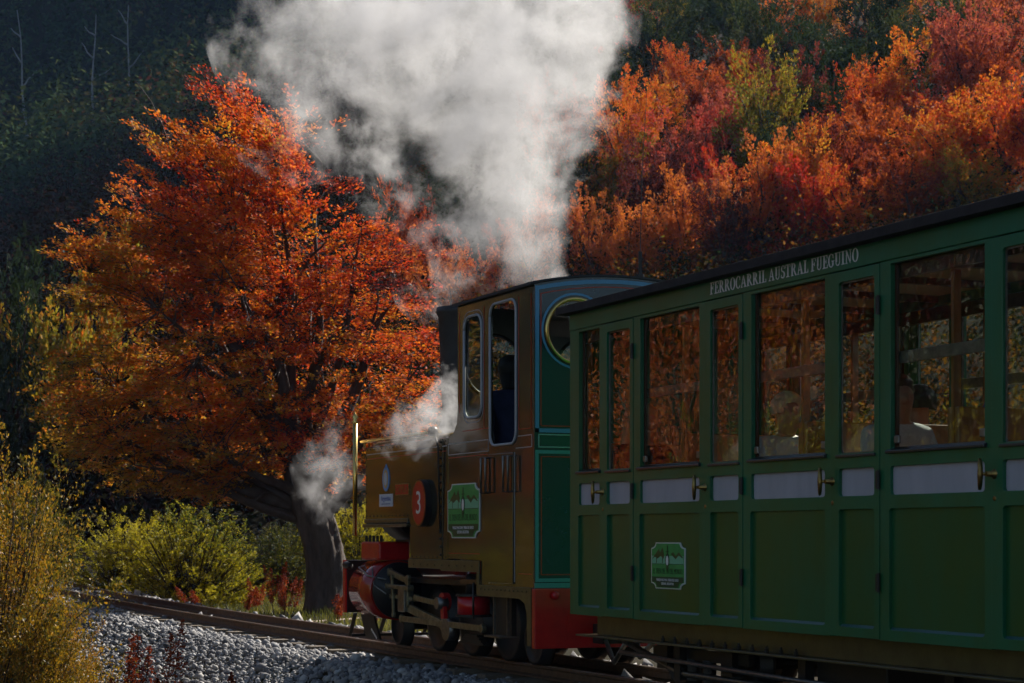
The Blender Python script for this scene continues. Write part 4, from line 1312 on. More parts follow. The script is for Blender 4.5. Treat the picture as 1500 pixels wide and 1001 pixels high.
# ------------------------------------------------------------------ locomotive
YR, YC, YT = 13.07, 14.53, 16.74       # cab rear, cab front, tank front
XL = 0.70
loco = empty('steam_locomotive', (0, 15, 0))
tag(loco, 'dark glossy tank locomotive number 3 with teal cab back and red beam', 'locomotive')
def side_outline():
    return [(YR, .602), (YR, 2.80), (YC, 2.80), (YC, 2.0), (YC + .02, 1.87), (YC + .10, 1.80), (YC + .24, 1.775), (YC + .24, .60)]
for s in (-1, 1):
    mb = MB()
    holes = [rr(14.03, 14.385, 1.90, 2.69, .10, 6), rr(13.37, 13.865, 1.665, 2.735, .09, 6)]
    mb.plate([(YR, .604), (YR, 2.80), (YC, 2.80), (YC, 2.0), (YC + .02, 1.87), (YC + .09, 1.80), (YC + .2, 1.775), (YC + .2, .80), (14.06, .79), (14.06, .604)], holes, 'x', s * XL, s * (XL - .02))
    cs = mb.build('cab_side', 'loco', loco, bevel=.002)
    for hl, nm in ((holes[0], 'window_frame'), (holes[1], 'door_frame')):
        f = MB()
        cyc = sum(p_[0] for p_ in hl) / len(hl)
        czc = sum(p_[1] for p_ in hl) / len(hl)
        loop = [(s * (XL + .004), p_[0], p_[1]) for p_ in hl]
        f.tube(loop + [loop[0]], .011, 6)
        f.build(nm, 'line_grey', cs, smooth=True)
    MB().plate(rr(14.02, 14.395, 1.89, 2.70, .10, 6), [], 'x', s * (XL - .008), s * (XL - .013)).build('pane', 'cab_glass', cs)
    # lining
    ln = MB()
    x0, x1 = s * (XL + .0005), s * (XL + .003)
    for (a, b, c, d) in ((13.38, 13.09, 1.625, 1.631), (13.34, 13.09, 1.712, 1.718), (14.73, 13.90, 1.625, 1.631), (14.73, 13.90, 1.712, 1.718), (16.70, 14.76, 1.700, 1.707)):
        ln.box(x0, x1, b, a, c, d)
    for yy in (13.09, 13.90, 14.725):
        ln.box(x0, x1, yy, yy + .006, 1.631, 1.712)
    for (y0, y1, z0, z1) in ((14.0, 14.42, 1.86, 2.73),):
        lp_ = rr(y0, y1, z0, z1, .12, 6)
        ln.plate(lp_, [[(cyc2[0], cyc2[1]) for cyc2 in rr(y0 + .006, y1 - .006, z0 + .006, z1 - .006, .114, 6)]], 'x', x0, x1)
    ln.box(x0, x1, 13.885, 13.893, .62, 1.60)
    ln.box(x0, x1, 13.40, 13.408, .64, 1.60)
    ln.build('grey_lining', 'line_grey', cs)
    ln = MB()
    for (a, b, z) in ((14.42, 13.90, 1.80), (13.33, 13.10, 1.76), (14.72, 13.92, 1.60), (16.68, 14.78, 1.660), (13.33, 13.10, .70), (14.72, 14.08, .84)):
        ln.box(x0, x1, b, a, z, z + .006)
    for (yy, z0, z1) in ((13.10, 1.766, 2.74), (13.325, 1.766, 2.74), (14.485, 1.95, 2.74), (13.985, 1.806, 2.74)):
        ln.box(x0, x1, yy, yy + .006, z0, z1)
    ln.build('red_lining', 'line_red', cs)
    # door with hand rails
    dp = MB().box(s * (XL + .001), s * (XL + .012), 13.415, 13.88, .625, 1.60).build('door', 'loco', loco, bevel=.003)
    for yy in (13.90, 13.47):
        h_ = MB()
        h_.tube([(s * XL, yy - .055, 1.575), (s * (XL + .05), yy - .055, 1.575), (s * (XL + .05), yy - .055, 1.31), (s * XL, yy - .055, 1.31)], .009, 8)
        h_.tube([(s * XL, yy + .035, 1.575), (s * (XL + .05), yy + .035, 1.575), (s * (XL + .05), yy + .035, 1.31), (s * XL, yy + .035, 1.31)], .009, 8)
        h_.build('hand_rail', 'steel', dp, smooth=True)
    # side tank
    tk = MB()
    tk.plate([(YC + .205, .782), (YC + .205, 1.772), (YT, 1.772), (YT, 1.085), (15.615, 1.085), (15.615, .782)], [], 'x', s * XL, s * .42)
    tank = tk.build('side_tank', 'loco', loco, bevel=.012)
    sm_ = MB()
    sm_.box(s * (XL + .0005), s * (XL + .006), 14.86, 14.90, .79, 1.765)
    sm_.build('seam_strip', 'loco', tank)
    for k in range(15):
        z = .83 + k * .065
        MB().lathe([(.013, 0), (.011, s * .008), (0, s * .012)], (s * (XL + .006), 14.88, z), 8, 'x').build('rivet', 'black', tank, smooth=True)
    rv_ = [(YC + .26 + k * .095, 1.745) for k in range(22)] + [(15.66 + k * .095, 1.155) for k in range(12)] + [(YC + .26 + k * .095, .81) for k in range(9)] + [(YT - .03, 1.2 + k * .08) for k in range(7)]
    for (ry_, rz_) in rv_:
        MB().lathe([(.008, 0), (.007, s * .004), (0, s * .006)], (s * XL, ry_, rz_), 7, 'x').build('rivet', 'loco', tank, smooth=True)
    pw = MB()
    pw.tube([(s * (XL - .07), YC + .2, 1.80), (s * (XL - .07), 16.6, 1.80), (s * (XL - .07), 16.78, 1.76), (s * (XL - .07), 16.80, 1.1)], .014, 8)
    pw.build('feed_pipe', 'brass', tank, smooth=True)
    e = MB()
    e.box(s * (XL - .02), s * (XL + .022), 15.64, YT + .02, 1.055, 1.085)
    e.box(s * (XL + .0005), s * (XL + .012), 15.64, YT, 1.095, 1.13)
    e.build('tank_foot', 'loco_trim', tank, bevel=.005)
    MB().box(s * (XL - .1), s * (XL + .06), 15.64, 15.95, 1.060, 1.067).add([], []).build('step_plate', 'steel', tank)
    va = MB()
    va.plate([(14.06, .70), (14.06, .79), (15.615, .79), (15.615, .715), (14.88, .715), (14.86, .70)], [], 'x', s * (XL + .002), s * (XL + .014))
    va.plate([(13.08, .545), (13.08, .605), (14.06, .605), (14.06, .70), (14.11, .70), (14.11, .52), (13.30, .52), (13.20, .49), (13.16, .42), (13.15, .18), (13.08, .18)], [], 'x', s * (XL + .002), s * (XL + .014))
    vo = va.build('valance', 'loco_trim', loco, bevel=.003)
    for k in range(12):
        MB().lathe([(.009, 0), (.007, s * .005), (0, s * .008)], (s * (XL + .014), 13.16 + k * .078, .575), 8, 'x').build('rivet', 'loco_trim', vo, smooth=True)
    for k in range(9):
        MB().lathe([(.009, 0), (.007, s * .005), (0, s * .008)], (s * (XL + .014), 14.2 + k * .16, .745), 8, 'x').build('rivet', 'loco_trim', vo, smooth=True)
    hr = MB()
    hr.tube([(s * (XL - .03), 14.99, 1.83), (s * (XL - .03), 16.93, 1.83)], .016, 8)
    hro = hr.build('tank_rail', 'brass_bright', loco, smooth=True)
    for yy in (15.05, 15.9, 16.85):
        MB().tube([(s * (XL - .03), yy, 1.77), (s * (XL - .03), yy, 1.83)], .010, 8).build('stanchion', 'brass', hro)
    MB().tube([(s * XL, 17.02, .98), (s * XL, 17.02, 2.0)], .022, 12).build('brass_pole', 'brass_bright', loco, smooth=True)
    MB().lathe([(.018, 0), (.03, .02), (.016, .04), (.028, .07), (0, .11)], (s * XL, 17.02, 1.99), 12).build('finial', 'brass_bright', loco, smooth=True)
    # steps below the cab
    stp = MB()
    for yy in (13.62, 13.88):
        stp.bar((s * .66, yy, .52), (s * .66, yy, .22), .02, .012)
    stp.box(s * .58, s * .74, 13.60, 13.90, .215, .228)
    stp.build('cab_step', 'steel', loco)
    MB().box(s * .60, s * .64, 13.60, 13.90, .23, .52).build('step_back', 'black', loco)

# cab back with its two round windows
ex = [(-XL, .602), (-XL, 2.80)] + [(x, 2.80 + .085 * (1 - (x / XL) ** 2)) for x in np.linspace(-.6, .6, 9)] + [(XL, 2.80), (XL, .602)]
mb = MB().plate(ex, [circ(-.367, 2.475, .225), circ(.367, 2.475, .225)], 'y', YR - .001, YR - .02)
back = mb.build('cab_back', 'teal', loco)
for x in (-.367, .367):
    MB().torus((x, YR - .022, 2.475), .235, .017, 'y').build('window_rim', 'brass_bright', back, smooth=True)
    MB().plate(circ(x, 2.475, .278), [circ(x, 2.475, .262)], 'y', YR - .0205, YR - .0235).build('blue_ring', 'line_blue', back)
    MB().plate(circ(x, 2.475, .232), [], 'y', YR - .008, YR - .012).build('pane', 'cab_glass', back)
def y_strip(mb, pts, w, y0, y1, close=True):
    """flat line of width w along a loop of (x,z) points"""
    n = len(pts)
    for i in range(n if close else n - 1):
        a, b = Vector(pts[i]), Vector(pts[(i + 1) % n])
        t = (b - a).normalized()
        nn = Vector((-t.y, t.x)) * w / 2
        a2, b2 = a - t * w / 2, b + t * w / 2
        mb.plate([tuple(a2 - nn), tuple(b2 - nn), tuple(b2 + nn), tuple(a2 + nn)], [], 'y', y0, y1 - .0002 * (i % 2))
def arch(inset, zb, zt):
    q = XL - inset
    return [(-q, zb), (-q, zt)] + [(x, zt + .075 * (1 - (x / q) ** 2)) for x in np.linspace(-q * .85, q * .85, 9)] + [(q, zt), (q, zb)]
ya, yb_ = YR - .0205, YR - .023
for (pts, w, m) in ((arch(.022, 1.745, 2.775), .030, 'line_blue'), (arch(.052, 1.778, 2.735), .007, 'line_red'),
                    ([(-.665, 1.625), (-.665, 1.715), (.665, 1.715), (.665, 1.625)], .009, 'line_green'),
                    ([(-.68, .66), (-.68, 1.59), (.68, 1.59), (.68, .66)], .026, 'line_teal'), ([(-.645, .70), (-.645, 1.555), (.645, 1.555), (.645, .70)], .007, 'line_red')):
    mb = MB()
    y_strip(mb, pts, w, ya, yb_)
    mb.build('lining', m, back)
MB().box(-.652, .652, ya, YR - .0215, 1.636, 1.704).build('belt', 'belt_green', back)
MB().box(-.70, .70, YR - .0205, YR - .03, .604, .64).build('foot_strip', 'line_teal', back)
beam = MB().box(-.715, .715, YR - .06, YR - .005, .165, .600).build('buffer_beam', 'red', loco, bevel=.006)
for k in range(7):
    for x in (-.12, .5):
        MB().lathe([(.012, 0), (.010, -.007), (0, -.011)], (x, YR - .06, .21 + k * .06), 8, 'y').build('rivet', 'red', beam, smooth=True)
MB().box(-.45, -.34, YR - .066, YR - .061, .27, .42).build('patch_plate', 'red', beam)
MB().lathe([(.03, 0), (.03, -.03), (.018, -.05), (0, -.05)], (-.56, YR - .06, .55), 14, 'y').build('lamp_socket', 'red', beam, smooth=True)
b_ = MB()
b_.tube([(-.18, YR - .06, .44), (-.18, YR - .16, .44), (-.16, YR - .22, .40), (-.1, YR - .26, .25)], .018, 8)
b_.build('brake_hose', 'steel', beam, smooth=True)
dr_ = MB().box(-.25, .25, 12.85, YR - .05, .20, .34)
dr_.tube([(0, 12.9, .26), (0, 12.76, .26)], .05, 10)
dr_.build('drawbar', 'black', loco)
# roof and aerial
rp = [(-.735, 2.795), (-.735, 2.815)] + [(x, 2.815 + .085 * (1 - (x / .735) ** 2)) for x in np.linspace(-.65, .65, 11)] + [(.735, 2.815), (.735, 2.795)] + [(x, 2.80 + .085 * (1 - (x / .735) ** 2)) for x in np.linspace(.65, -.65, 11)]
MB().plate(rp, [], 'y', 13.03, 14.58).build('cab_roof', 'soot', loco)
an = MB()
an.tube([(.21, 13.15, 2.86), (.21, 13.15, 2.93)], .030, 10)
an.tube([(.21, 13.15, 2.93), (.21, 13.15, 3.10)], .014, 8)
an.tube([(.21, 13.15, 3.10), (.23, 13.16, 3.7), (.28, 13.18, 4.3)], [.0035, .003, .002], 6)
an.build('aerial', 'black', loco)
fx = [(-XL + .022, .79), (-XL + .022, 2.79), (XL - .022, 2.79), (XL - .022, .79)]
fw = MB().plate(fx, [circ(-.40, 2.33, .25), circ(.40, 2.33, .25)], 'y', YC - .02, YC).build('cab_front', 'cab_inside', loco)
for x in (-.40, .40):
    MB().torus((x, YC - .02, 2.33), .25, .014, 'y').build('window_rim', 'black', fw, smooth=True)
    MB().plate(circ(x, 2.33, .25), [], 'y', YC - .014, YC - .010).build('pane', 'cab_glass', fw)
MB().box(-XL + .022, XL - .022, YR, YC, .605, .64).build('cab_floor', 'wood_dark', loco)
bh = MB()
bh.cyl((.05, 14.36, 1.30), (.05, YC - .021, 1.30), .38, 28)
bh.build('backhead', 'black', loco, smooth=True)
gm_ = MB().lathe([(.085, 0), (.085, -.03), (.075, -.04), (.07, -.03)], (-.21, 14.2, 2.40), 28, 'y').build('pressure_gauge', 'brass', loco, smooth=True)
MB().plate(circ(-.21, 2.40, .071), [], 'y', 14.168, 14.172).build('dial', 'gauge', gm_)
MB().plate([(-.215, 2.40), (-.205, 2.398), (-.17, 2.445)], [], 'y', 14.164, 14.167).build('needle', 'black', gm_)
MB().tube([(-.21, 14.21, 2.34), (-.21, 14.22, 2.0), (-.12, 14.24, 1.7)], .012, 8).build('gauge_pipe', 'brass', gm_, smooth=True)
MB().tube([(-.12, 14.32, 1.55), (.25, 14.32, 1.62)], .018, 8).build('regulator', 'red', loco, smooth=True)
# boiler, smokebox, chimney
MB().cyl((0, YC, 1.38), (0, 16.75, 1.38), .45, 36).build('boiler', 'loco', loco, smooth=True)
MB().cyl((0, 16.7501, 1.36), (0, 17.25, 1.36), .47, 36).build('smokebox', 'soot', loco, smooth=True)
MB().lathe([(.47, 0), (.43, .03), (.3, .06), (0, .08)], (0, 17.25, 1.36), 32, 'y').build('smokebox_door', 'soot', loco, smooth=True)
MB().lathe([(.34, 1.78), (.25, 1.86), (.205, 2.0), (.20, 2.1), (.215, 2.5), (.235, 2.9), (.25, 2.93), (.25, 2.98), (.20, 2.98), (.18, 2.6)], (0, 16.1, 0), 32).build('chimney', 'soot', loco, smooth=True)
MB().lathe([(.22, 1.80), (.2, 2.0), (.14, 2.12), (0, 2.16)], (0, 15.2, 0), 24).build('steam_dome', 'brass_bright', loco, smooth=True)
# frames, wheels, motion
for s in (-1, 1):
    MB().box(s * .30, s * .27, 13.1, 17.2, .22, .60).build('frame_plate', 'black', loco)
for yy, rw in ((13.75, .18), (14.25, .27), (15.0, .27), (15.75, .27), (16.75, .17)):
    wheelset(loco, yy, rw)
MB().box(-.55, .55, 13.1, 17.1, .58, .62).build('footplate', 'black', loco)
for s in (-1, 1):
    cyl_ = MB().cyl((s * .50, 16.42, .50), (s * .50, 17.02, .50), .262, 36)
    cy_o = cyl_.build('cylinder', 'red_clad', loco, smooth=True)
    MB().lathe([(.25, 0), (.25, -.03), (.12, -.04), (.10, -.10), (0, -.10)], (s * .50, 16.42, .50), 28, 'y').build('cylinder_cover', 'black', cy_o, smooth=True)
    vc = MB().box(s * .36, s * .66, 16.50, 16.98, .765, .93)
    vco = vc.build('valve_chest', 'red', loco, bevel=.02)
    for k in range(5):
        MB().tube([(s * .62, 16.54 + k * .1, .93), (s * .62, 16.54 + k * .1, .985)], .014, 6).build('stud', 'black', vco)
    m_ = MB()
    m_.tube([(s * .58, 17.0, .72), (s * .74, 16.8, .70), (s * .76, 16.5, .63), (s * .66, 16.3, .60)], .008, 6)
    m_.tube([(s * .72, 16.5, .70), (s * .74, 16.4, .55), (s * .70, 16.2, .48)], .007, 6)
    m_.build('oil_pipe', 'steel', cy_o, smooth=True)
    rods = [('valve_rod', (15.72, .455), (15.10, .42), .03, .045), ('connecting_rod', (16.0, .385), (15.05, .255), .035, .070), ('coupling_rod', (16.0, .270), (14.2, .262), .03, .05),
            ('slide_bar', (16.30, .545), (15.78, .535), .05, .035), ('slide_bar', (16.30, .455), (15.78, .445), .05, .03), ('rocking_lever', (16.34, .665), (15.90, .60), .03, .05), ('radius_rod', (15.85, .62), (15.85, .40), .025, .045), ('drop_link', (16.22, .62), (16.18, .30), .022, .035)]
    for j, (nm, a, b, w, h) in enumerate(rods):
        q = MB()
        xx = s * (.60 + .012 * (j % 4))
        q.bar((xx, *a), (xx, *b), w, h)
        for e in (a, b):
            q.lathe([(h * .72, -w * .6), (h * .72, w * .6)], (xx, *e), 14, 'x')
        q.build(nm, 'rod', loco, bevel=.004)
    ck = MB()
    ck.lathe([(.075, -.03), (.075, .03)], (s * .56, 15.16, .44), 20, 'x')
    ck.bar((s * .60, 15.10, .48), (s * .60, 15.06, .22), .04, .06)
    ck.build('return_crank', 'red', loco, bevel=.004)
    MB().lathe([(.05, -.04), (.05, .05), (.03, .06), (0, .06)], (s * .62, 15.10, .43), 16, 'x').build('crank_pin', 'steel', loco, smooth=True)
    ch_ = MB()
    ch_.box(s * .57, s * .66, 15.86, 16.02, .33, .56)
    ch_.build('crosshead', 'steel', loco, bevel=.006)
    MB().tube([(s * .5, 16.42, .50), (s * .58, 15.95, .49)], .02, 10).build('piston_rod', 'rod', loco, smooth=True)
    rv = MB()
    rv.cyl((s * .60, 14.44, .36), (s * .60, 14.44, .505), .13, 24)
    rvo = rv.build('air_reservoir', 'red', loco, smooth=True)
    for z in (.345, .505):
        MB().lathe([(.145, 0), (.145, .018)], (s * .60, 14.44, z), 24).build('reservoir_flange', 'black', rvo)
    pm = MB()
    pm.cyl((s * .58, 14.50, .523), (s * .58, 14.50, .68), .06, 14)
    pm.tube([(s * .58, 14.30, .53), (s * .58, 14.28, .60), (s * .58, 14.42, .66)], .03, 10)
    pm.tube([(s * .70, 14.20, .62), (s * .72, 14.16, .40), (s * .66, 14.30, .34)], .009, 6)
    pm.build('air_pump', 'black', loco, smooth=True)
    MB().cyl((s * .56, 14.95, .22), (s * .64, 14.95, .22), .09, 20).build('axlebox', 'steel', loco, smooth=True)
    sp = MB()
    for k in range(4):
        sp.box(s * .52, s * .58, 14.55 - .25 + k * .04, 14.55 + .25 - k * .04, .12 + k * .02, .138 + k * .02)
    sp.build('leaf_spring', 'black', loco)
    gi = MB()
    gi.box(s * .34, s * .50, 15.64, 16.5, .93, .95)
    gi.build('running_board', 'black', loco)
MB().box(-.70, .70, 17.25, 17.31, .28, .76).build('front_beam', 'black', loco, bevel=.005)
MB().box(-.715, -.701, 17.25, 17.32, .28, .76).build('beam_edge', 'red', loco)
cwc = MB()
for k in range(9):
    x = -.6 + k * .15
    cwc.bar((x, 17.30, .27), (x, 17.42 + .1 * (1 - abs(x)), .06), .03, .02)
cwc.plate([(16.78, .05), (17.15, .05), (17.30, .26), (16.95, .26)], [], 'x', -.55, -.53)
cwc.box(-.6, .6, 17.40, 17.43, .05, .075)
cwc.build('cowcatcher', 'black', loco)
MB().bar((-.57, 16.80, .06), (-.57, 16.95, .14), .004, .018).build('marker_strip', 'white', loco)
MB().tube([(-.70, 17.15, .70), (-.76, 17.1, .72), (-.76, 16.98, .72)], [.03, .035, .02], 8).build('lamp_bracket', 'black', loco, smooth=True)
# whistle knob where the rail meets the cab
kb = MB()
kb.lathe([(.035, -.03), (.042, 0), (.035, .03)], (-.73, 15.0, 1.83), 14, 'x')
kb.tube([(-.73, 14.95, 1.80), (-.73, 14.88, 1.70), (-.712, 14.88, 1.0)], .008, 6)
kb.build('rail_bracket', 'black', loco, smooth=True)

# plates on the tank side
badge(loco, 14.395, 1.178, .335, .215, -(XL + .001))
npz = MB().plate(circ(15.262, 1.252, .165, 36, .195), [], 'x', -(XL + .001), -(XL + .050))
npo = npz.build('number_plate', 'black', loco)
MB().plate(circ(15.262, 1.252, .158, 36, .188), [], 'x', -(XL + .0495), -(XL + .054)).build('plate_face', 'plate_red', npo)
MB().plate(circ(15.262, 1.252, .158, 36, .188), [circ(15.262, 1.252, .148, 36, .178)], 'x', -(XL + .0535), -(XL + .056)).build('plate_rim', 'brass', npo)
text_mesh('number', '3', .27, 'white', npo, (-(XL + .0555), 15.262, 1.245), xs=1.05)
nm = MB().box(-(XL + .001), -(XL + .010), 15.61, 15.94, 1.325, 1.425).build('name_plate', 'brass', loco, bevel=.003)
MB().box(-(XL + .0095), -(XL + .0115), 15.62, 15.93, 1.335, 1.415).build('plate_face', 'plate_red', nm)
text_mesh('name_lettering', 'CAMILA', .085, 'brass', nm, (-(XL + .0125), 15.775, 1.375), xs=.95)
ar = MB().plate(circ(16.187, 1.475, .088, 28, .108), [], 'x', -(XL + .001), -(XL + .006)).build('coat_of_arms', 'arms_blue', loco)
MB().plate(circ(16.187, 1.475, .055, 24, .082), [], 'x', -(XL + .0055), -(XL + .0080)).build('wreath', 'arms_gold', ar)
MB().plate(circ(16.187, 1.475, .036, 20, .058), [], 'x', -(XL + .0075), -(XL + .0095)).build('shield', 'sticker', ar)
MB().plate([(16.15, 1.57), (16.22, 1.57), (16.187, 1.605)], [], 'x', -(XL + .001), -(XL + .006)).build('crest', 'arms_blue', ar)
nt_ = MB().box(-(XL + .001), -(XL + .004), 16.02, 16.36, 1.235, 1.345).build('notice', 'sticker', loco)
text_mesh('notice_lettering', 'Argentina', .062, 'ink_blue', nt_, (-(XL + .0048), 16.19, 1.305), xs=1.0)
MB().box(-(XL + .0035), -(XL + .0050), 16.08, 16.30, 1.255, 1.262).build('notice_rule', 'ink_blue', nt_)

# ------------------------------------------------------------------ people
def person(name, label, root, J, zones, hair, hair_pts, hands=True):
    """one skinned body; J: joints, zones(point, bone)->material index"""
    r = empty(name, root)
    names = ['pelvis', 'waist', 'chest', 'neck', 'jaw', 'skull', 'crown']
    rad = {'pelvis': .135, 'waist': .125, 'chest': .15, 'neck': .055, 'jaw': .072, 'skull': .094, 'crown': .07}
    vs, rs, es, bone = [], [], [], []
    ix = {}
    def add(n_, p, q, parent=None, b='torso'):
        ix[n_] = len(vs)
        vs.append(tuple(p))
        rs.append(q)
        bone.append(b)
        if parent is not None: es.append((ix[parent], ix[n_]))
    prev = None
    for n_ in names:
        add(n_, J[n_], rad[n_], prev, 'head' if n_ in ('jaw', 'skull', 'crown') else 'torso')
        prev = n_
    f = Vector(J['face'])
    add('nose', Vector(J['jaw']) * .45 + Vector(J['skull']) * .55 + f * .105, .014, 'skull', 'head')
    for s, sg in (('l', 1), ('r', -1)):
        add('sh' + s, J['sh' + s], .072, 'chest', 'arm')
        add('el' + s, J['el' + s], .047, 'sh' + s, 'arm')
        add('wr' + s, J['wr' + s], .031, 'el' + s, 'arm')
        d = (Vector(J['wr' + s]) - Vector(J['el' + s])).normalized()
        sd_ = d.orthogonal().normalized()
        pm_ = Vector(J['wr' + s]) + d * .07
        add('pa' + s, pm_, .034, 'wr' + s, 'hand')
        for k in range(4):
            o = sd_ * (.026 * (k - 1.5) / 1.1)
            add('f%s%d' % (s, k), pm_ + d * .045 + o, .0095, 'pa' + s, 'hand')
            add('g%s%d' % (s, k), pm_ + d * (.085 - .006 * abs(k - 1)) + o * 1.1 + d.cross(sd_) * .025, .0085, 'f%s%d' % (s, k), 'hand')
        add('t%s' % s, Vector(J['wr' + s]) + d * .04 + sd_ * .05, .011, 'wr' + s, 'hand')
        add('hp' + s, J['hp' + s], .095, 'pelvis', 'leg')
        add('kn' + s, J['kn' + s], .062, 'hp' + s, 'leg')
        add('an' + s, J['an' + s], .042, 'kn' + s, 'leg')
        add('to' + s, J['to' + s], .036, 'an' + s, 'foot')
    me = bpy.data.meshes.new(name)
    me.from_pydata(vs, es, [])
    o = bpy.data.objects.new('body', me)
    COL.objects.link(o)
    o.modifiers.new('skin', 'SKIN').use_smooth_shade = True
    for k, sv in enumerate(me.skin_vertices[0].data):
        q = rs[k]
        sv.radius = (q * 1.22, q * .85) if k in (ix['pelvis'], ix['waist'], ix['chest']) else (q, q)
        sv.use_root = (k == 0)
    sb = o.modifiers.new('sub', 'SUBSURF')
    sb.levels = sb.render_levels = 2
    dg = bpy.context.evaluated_depsgraph_get()
    m2 = bpy.data.meshes.new_from_object(o.evaluated_get(dg))
    bpy.data.objects.remove(o)
    m2.materials.clear()
    for q in zones: m2.materials.append(M[q])
    seg = [(np.array(vs[a]), np.array(vs[b]), bone[b]) for a, b in es]
    order = {'torso': 0, 'arm': 0, 'leg': 1, 'foot': 1, 'head': 2, 'hand': 2}
    for p in m2.polygons:
        c = np.array(p.center)
        best, bb = 1e9, 'torso'
        for a, b, bn in seg:
            t = np.clip(np.dot(c - a, b - a) / max(1e-9, np.dot(b - a, b - a)), 0, 1)
            dist = np.linalg.norm(c - a - (b - a) * t)
            if dist < best: best, bb = dist, bn
        p.material_index = order[bb]
        p.use_smooth = True
    b = bpy.data.objects.new('body', m2)
    COL.objects.link(b)
    b.parent = r
    # hair: a cap following the skull, with strands where the photo shows length
    hb = MB()
    sk = Vector(root) + Vector(J['skull'])
    f = Vector(J['face']).normalized()
    for i in range(7):
        pass
    n1, n2 = 14, 9
    vv, ff = [], []
    for i in range(n2):
        th = math.pi * .62 * i / (n2 - 1)
        for k in range(n1):
            a = 2 * math.pi * k / n1
            d = Vector((math.sin(th) * math.cos(a), math.sin(th) * math.sin(a), math.cos(th)))
            front = max(0, d.dot(f))
            q = .108 - .03 * front * (1 if i > n2 * .45 else 0) + .004 * math.sin(7 * a + 3 * i)
            vv.append(sk + Vector((0, 0, .02)) - f * .012 + d * q)
    for i in range(n2 - 1):
        for k in range(n1):
            ff.append((i * n1 + k, i * n1 + (k + 1) % n1, (i + 1) * n1 + (k + 1) % n1, (i + 1) * n1 + k))
    hb.add(vv, ff)
    for pts, q in hair_pts:
        hb.tube([Vector(root) + Vector(p) for p in pts], q, 5)
    hb.build('hair', hair, r, smooth=True)
    tag(r, label, 'person')
    return r

def pose_stand(lean, fwd):
    """upright figure about 1.72 m tall; +y is ahead"""
    J = dict(pelvis=(0, 0, .93), waist=(0, .01, 1.08), chest=(lean * .5, .03, 1.32), neck=(lean, .05, 1.47), jaw=(lean, .075, 1.545), skull=(lean, .065, 1.625), crown=(lean, .055, 1.69), face=(0, 1, 0))
    for s, g_ in (('l', -1), ('r', 1)):
        J['sh' + s] = (lean * .7 + g_ * .19, .03, 1.40)
        J['el' + s] = (lean * .6 + g_ * .20, .06, 1.13)
        J['wr' + s] = (g_ * .20, .32, 1.05 + fwd * .08)
        J['hp' + s] = (g_ * .10, 0, .88)
        J['kn' + s] = (g_ * .11, .03, .48)
        J['an' + s] = (g_ * .11, -.02, .08)
        J['to' + s] = (g_ * .12, .14, .035)
    return J

def pose_sit(d, lean=0.0, tilt=0.0):
    """seated, facing d = +1 forward or -1 backward along y; origin on the floor under the pelvis"""
    J = dict(pelvis=(0, 0, .50), waist=(0, 0, .64), chest=(lean, .02 * d, .88), neck=(lean * 1.4, .03 * d, 1.03), jaw=(lean * 1.6 + tilt, .06 * d, 1.10), skull=(lean * 1.6 + tilt, .05 * d, 1.18), crown=(lean * 1.6 + tilt, .04 * d, 1.245), face=(tilt * 4, d, 0))
    for s, g_ in (('l', -1), ('r', 1)):
        J['sh' + s] = (lean + g_ * .18, .02 * d, .96)
        J['el' + s] = (lean + g_ * .23, .10 * d, .70)
        J['wr' + s] = (g_ * .10, .32 * d, .64)
        J['hp' + s] = (g_ * .10, .03 * d, .48)
        J['kn' + s] = (g_ * .11, .43 * d, .47)
        J['an' + s] = (g_ * .11, .42 * d, .09)
        J['to' + s] = (g_ * .12, .53 * d, .04)
    return J
person('person', 'driver in navy overalls and dark cap standing at the cab opening', (-.40, 14.08, .64), pose_stand(-.02, 1), ('navy', 'navy', 'dark_cloth'), 'hair_black', [])
FL = Z_BOT + .13
long_h = [([(x, -.03 * 0 + y, 1.20), (x * 1.3, y * 1.2, 1.05), (x * 1.5, y * 1.1, .86)], [.022, .028, .008]) for x, y in ((-.09, .0), (-.08, .05), (-.06, .08), (.0, .09), (.06, .08), (.09, .02))]
person('person', 'fair haired passenger seated behind the second coach window', (-.38, 11.98, FL), pose_sit(-1), ('dark_cloth', 'dark_cloth', 'skin'), 'hair_fair', long_h)
person('person', 'passenger in shiny silver jacket seated behind the third coach window', (-.12, 10.62, FL), pose_sit(-1, .02), ('silver', 'dark_cloth', 'skin'), 'cream_knit', [])
person('person', 'passenger in white top seated behind the fourth coach window', (-.22, 9.22, FL), pose_sit(-1, 0, -.02), ('white_cloth', 'wine_cloth', 'skin'), 'wood_dark', [])
person('person', 'passenger in wine red top on the far side of the coach', (.34, 9.76, FL), pose_sit(1), ('wine_cloth', 'dark_cloth', 'skin'), 'hair_black', [])
sb = MB()
sb.tube([(-.46, 8.18, 1.35), (-.44, 8.16, 1.50), (-.40, 8.12, 1.68)], [.03, .032, .026], 8)
so = sb.build('blue_strap', 'blue_strap', None, smooth=True)
tag(so, 'bright blue strap hanging inside the fourth coach window', 'strap')

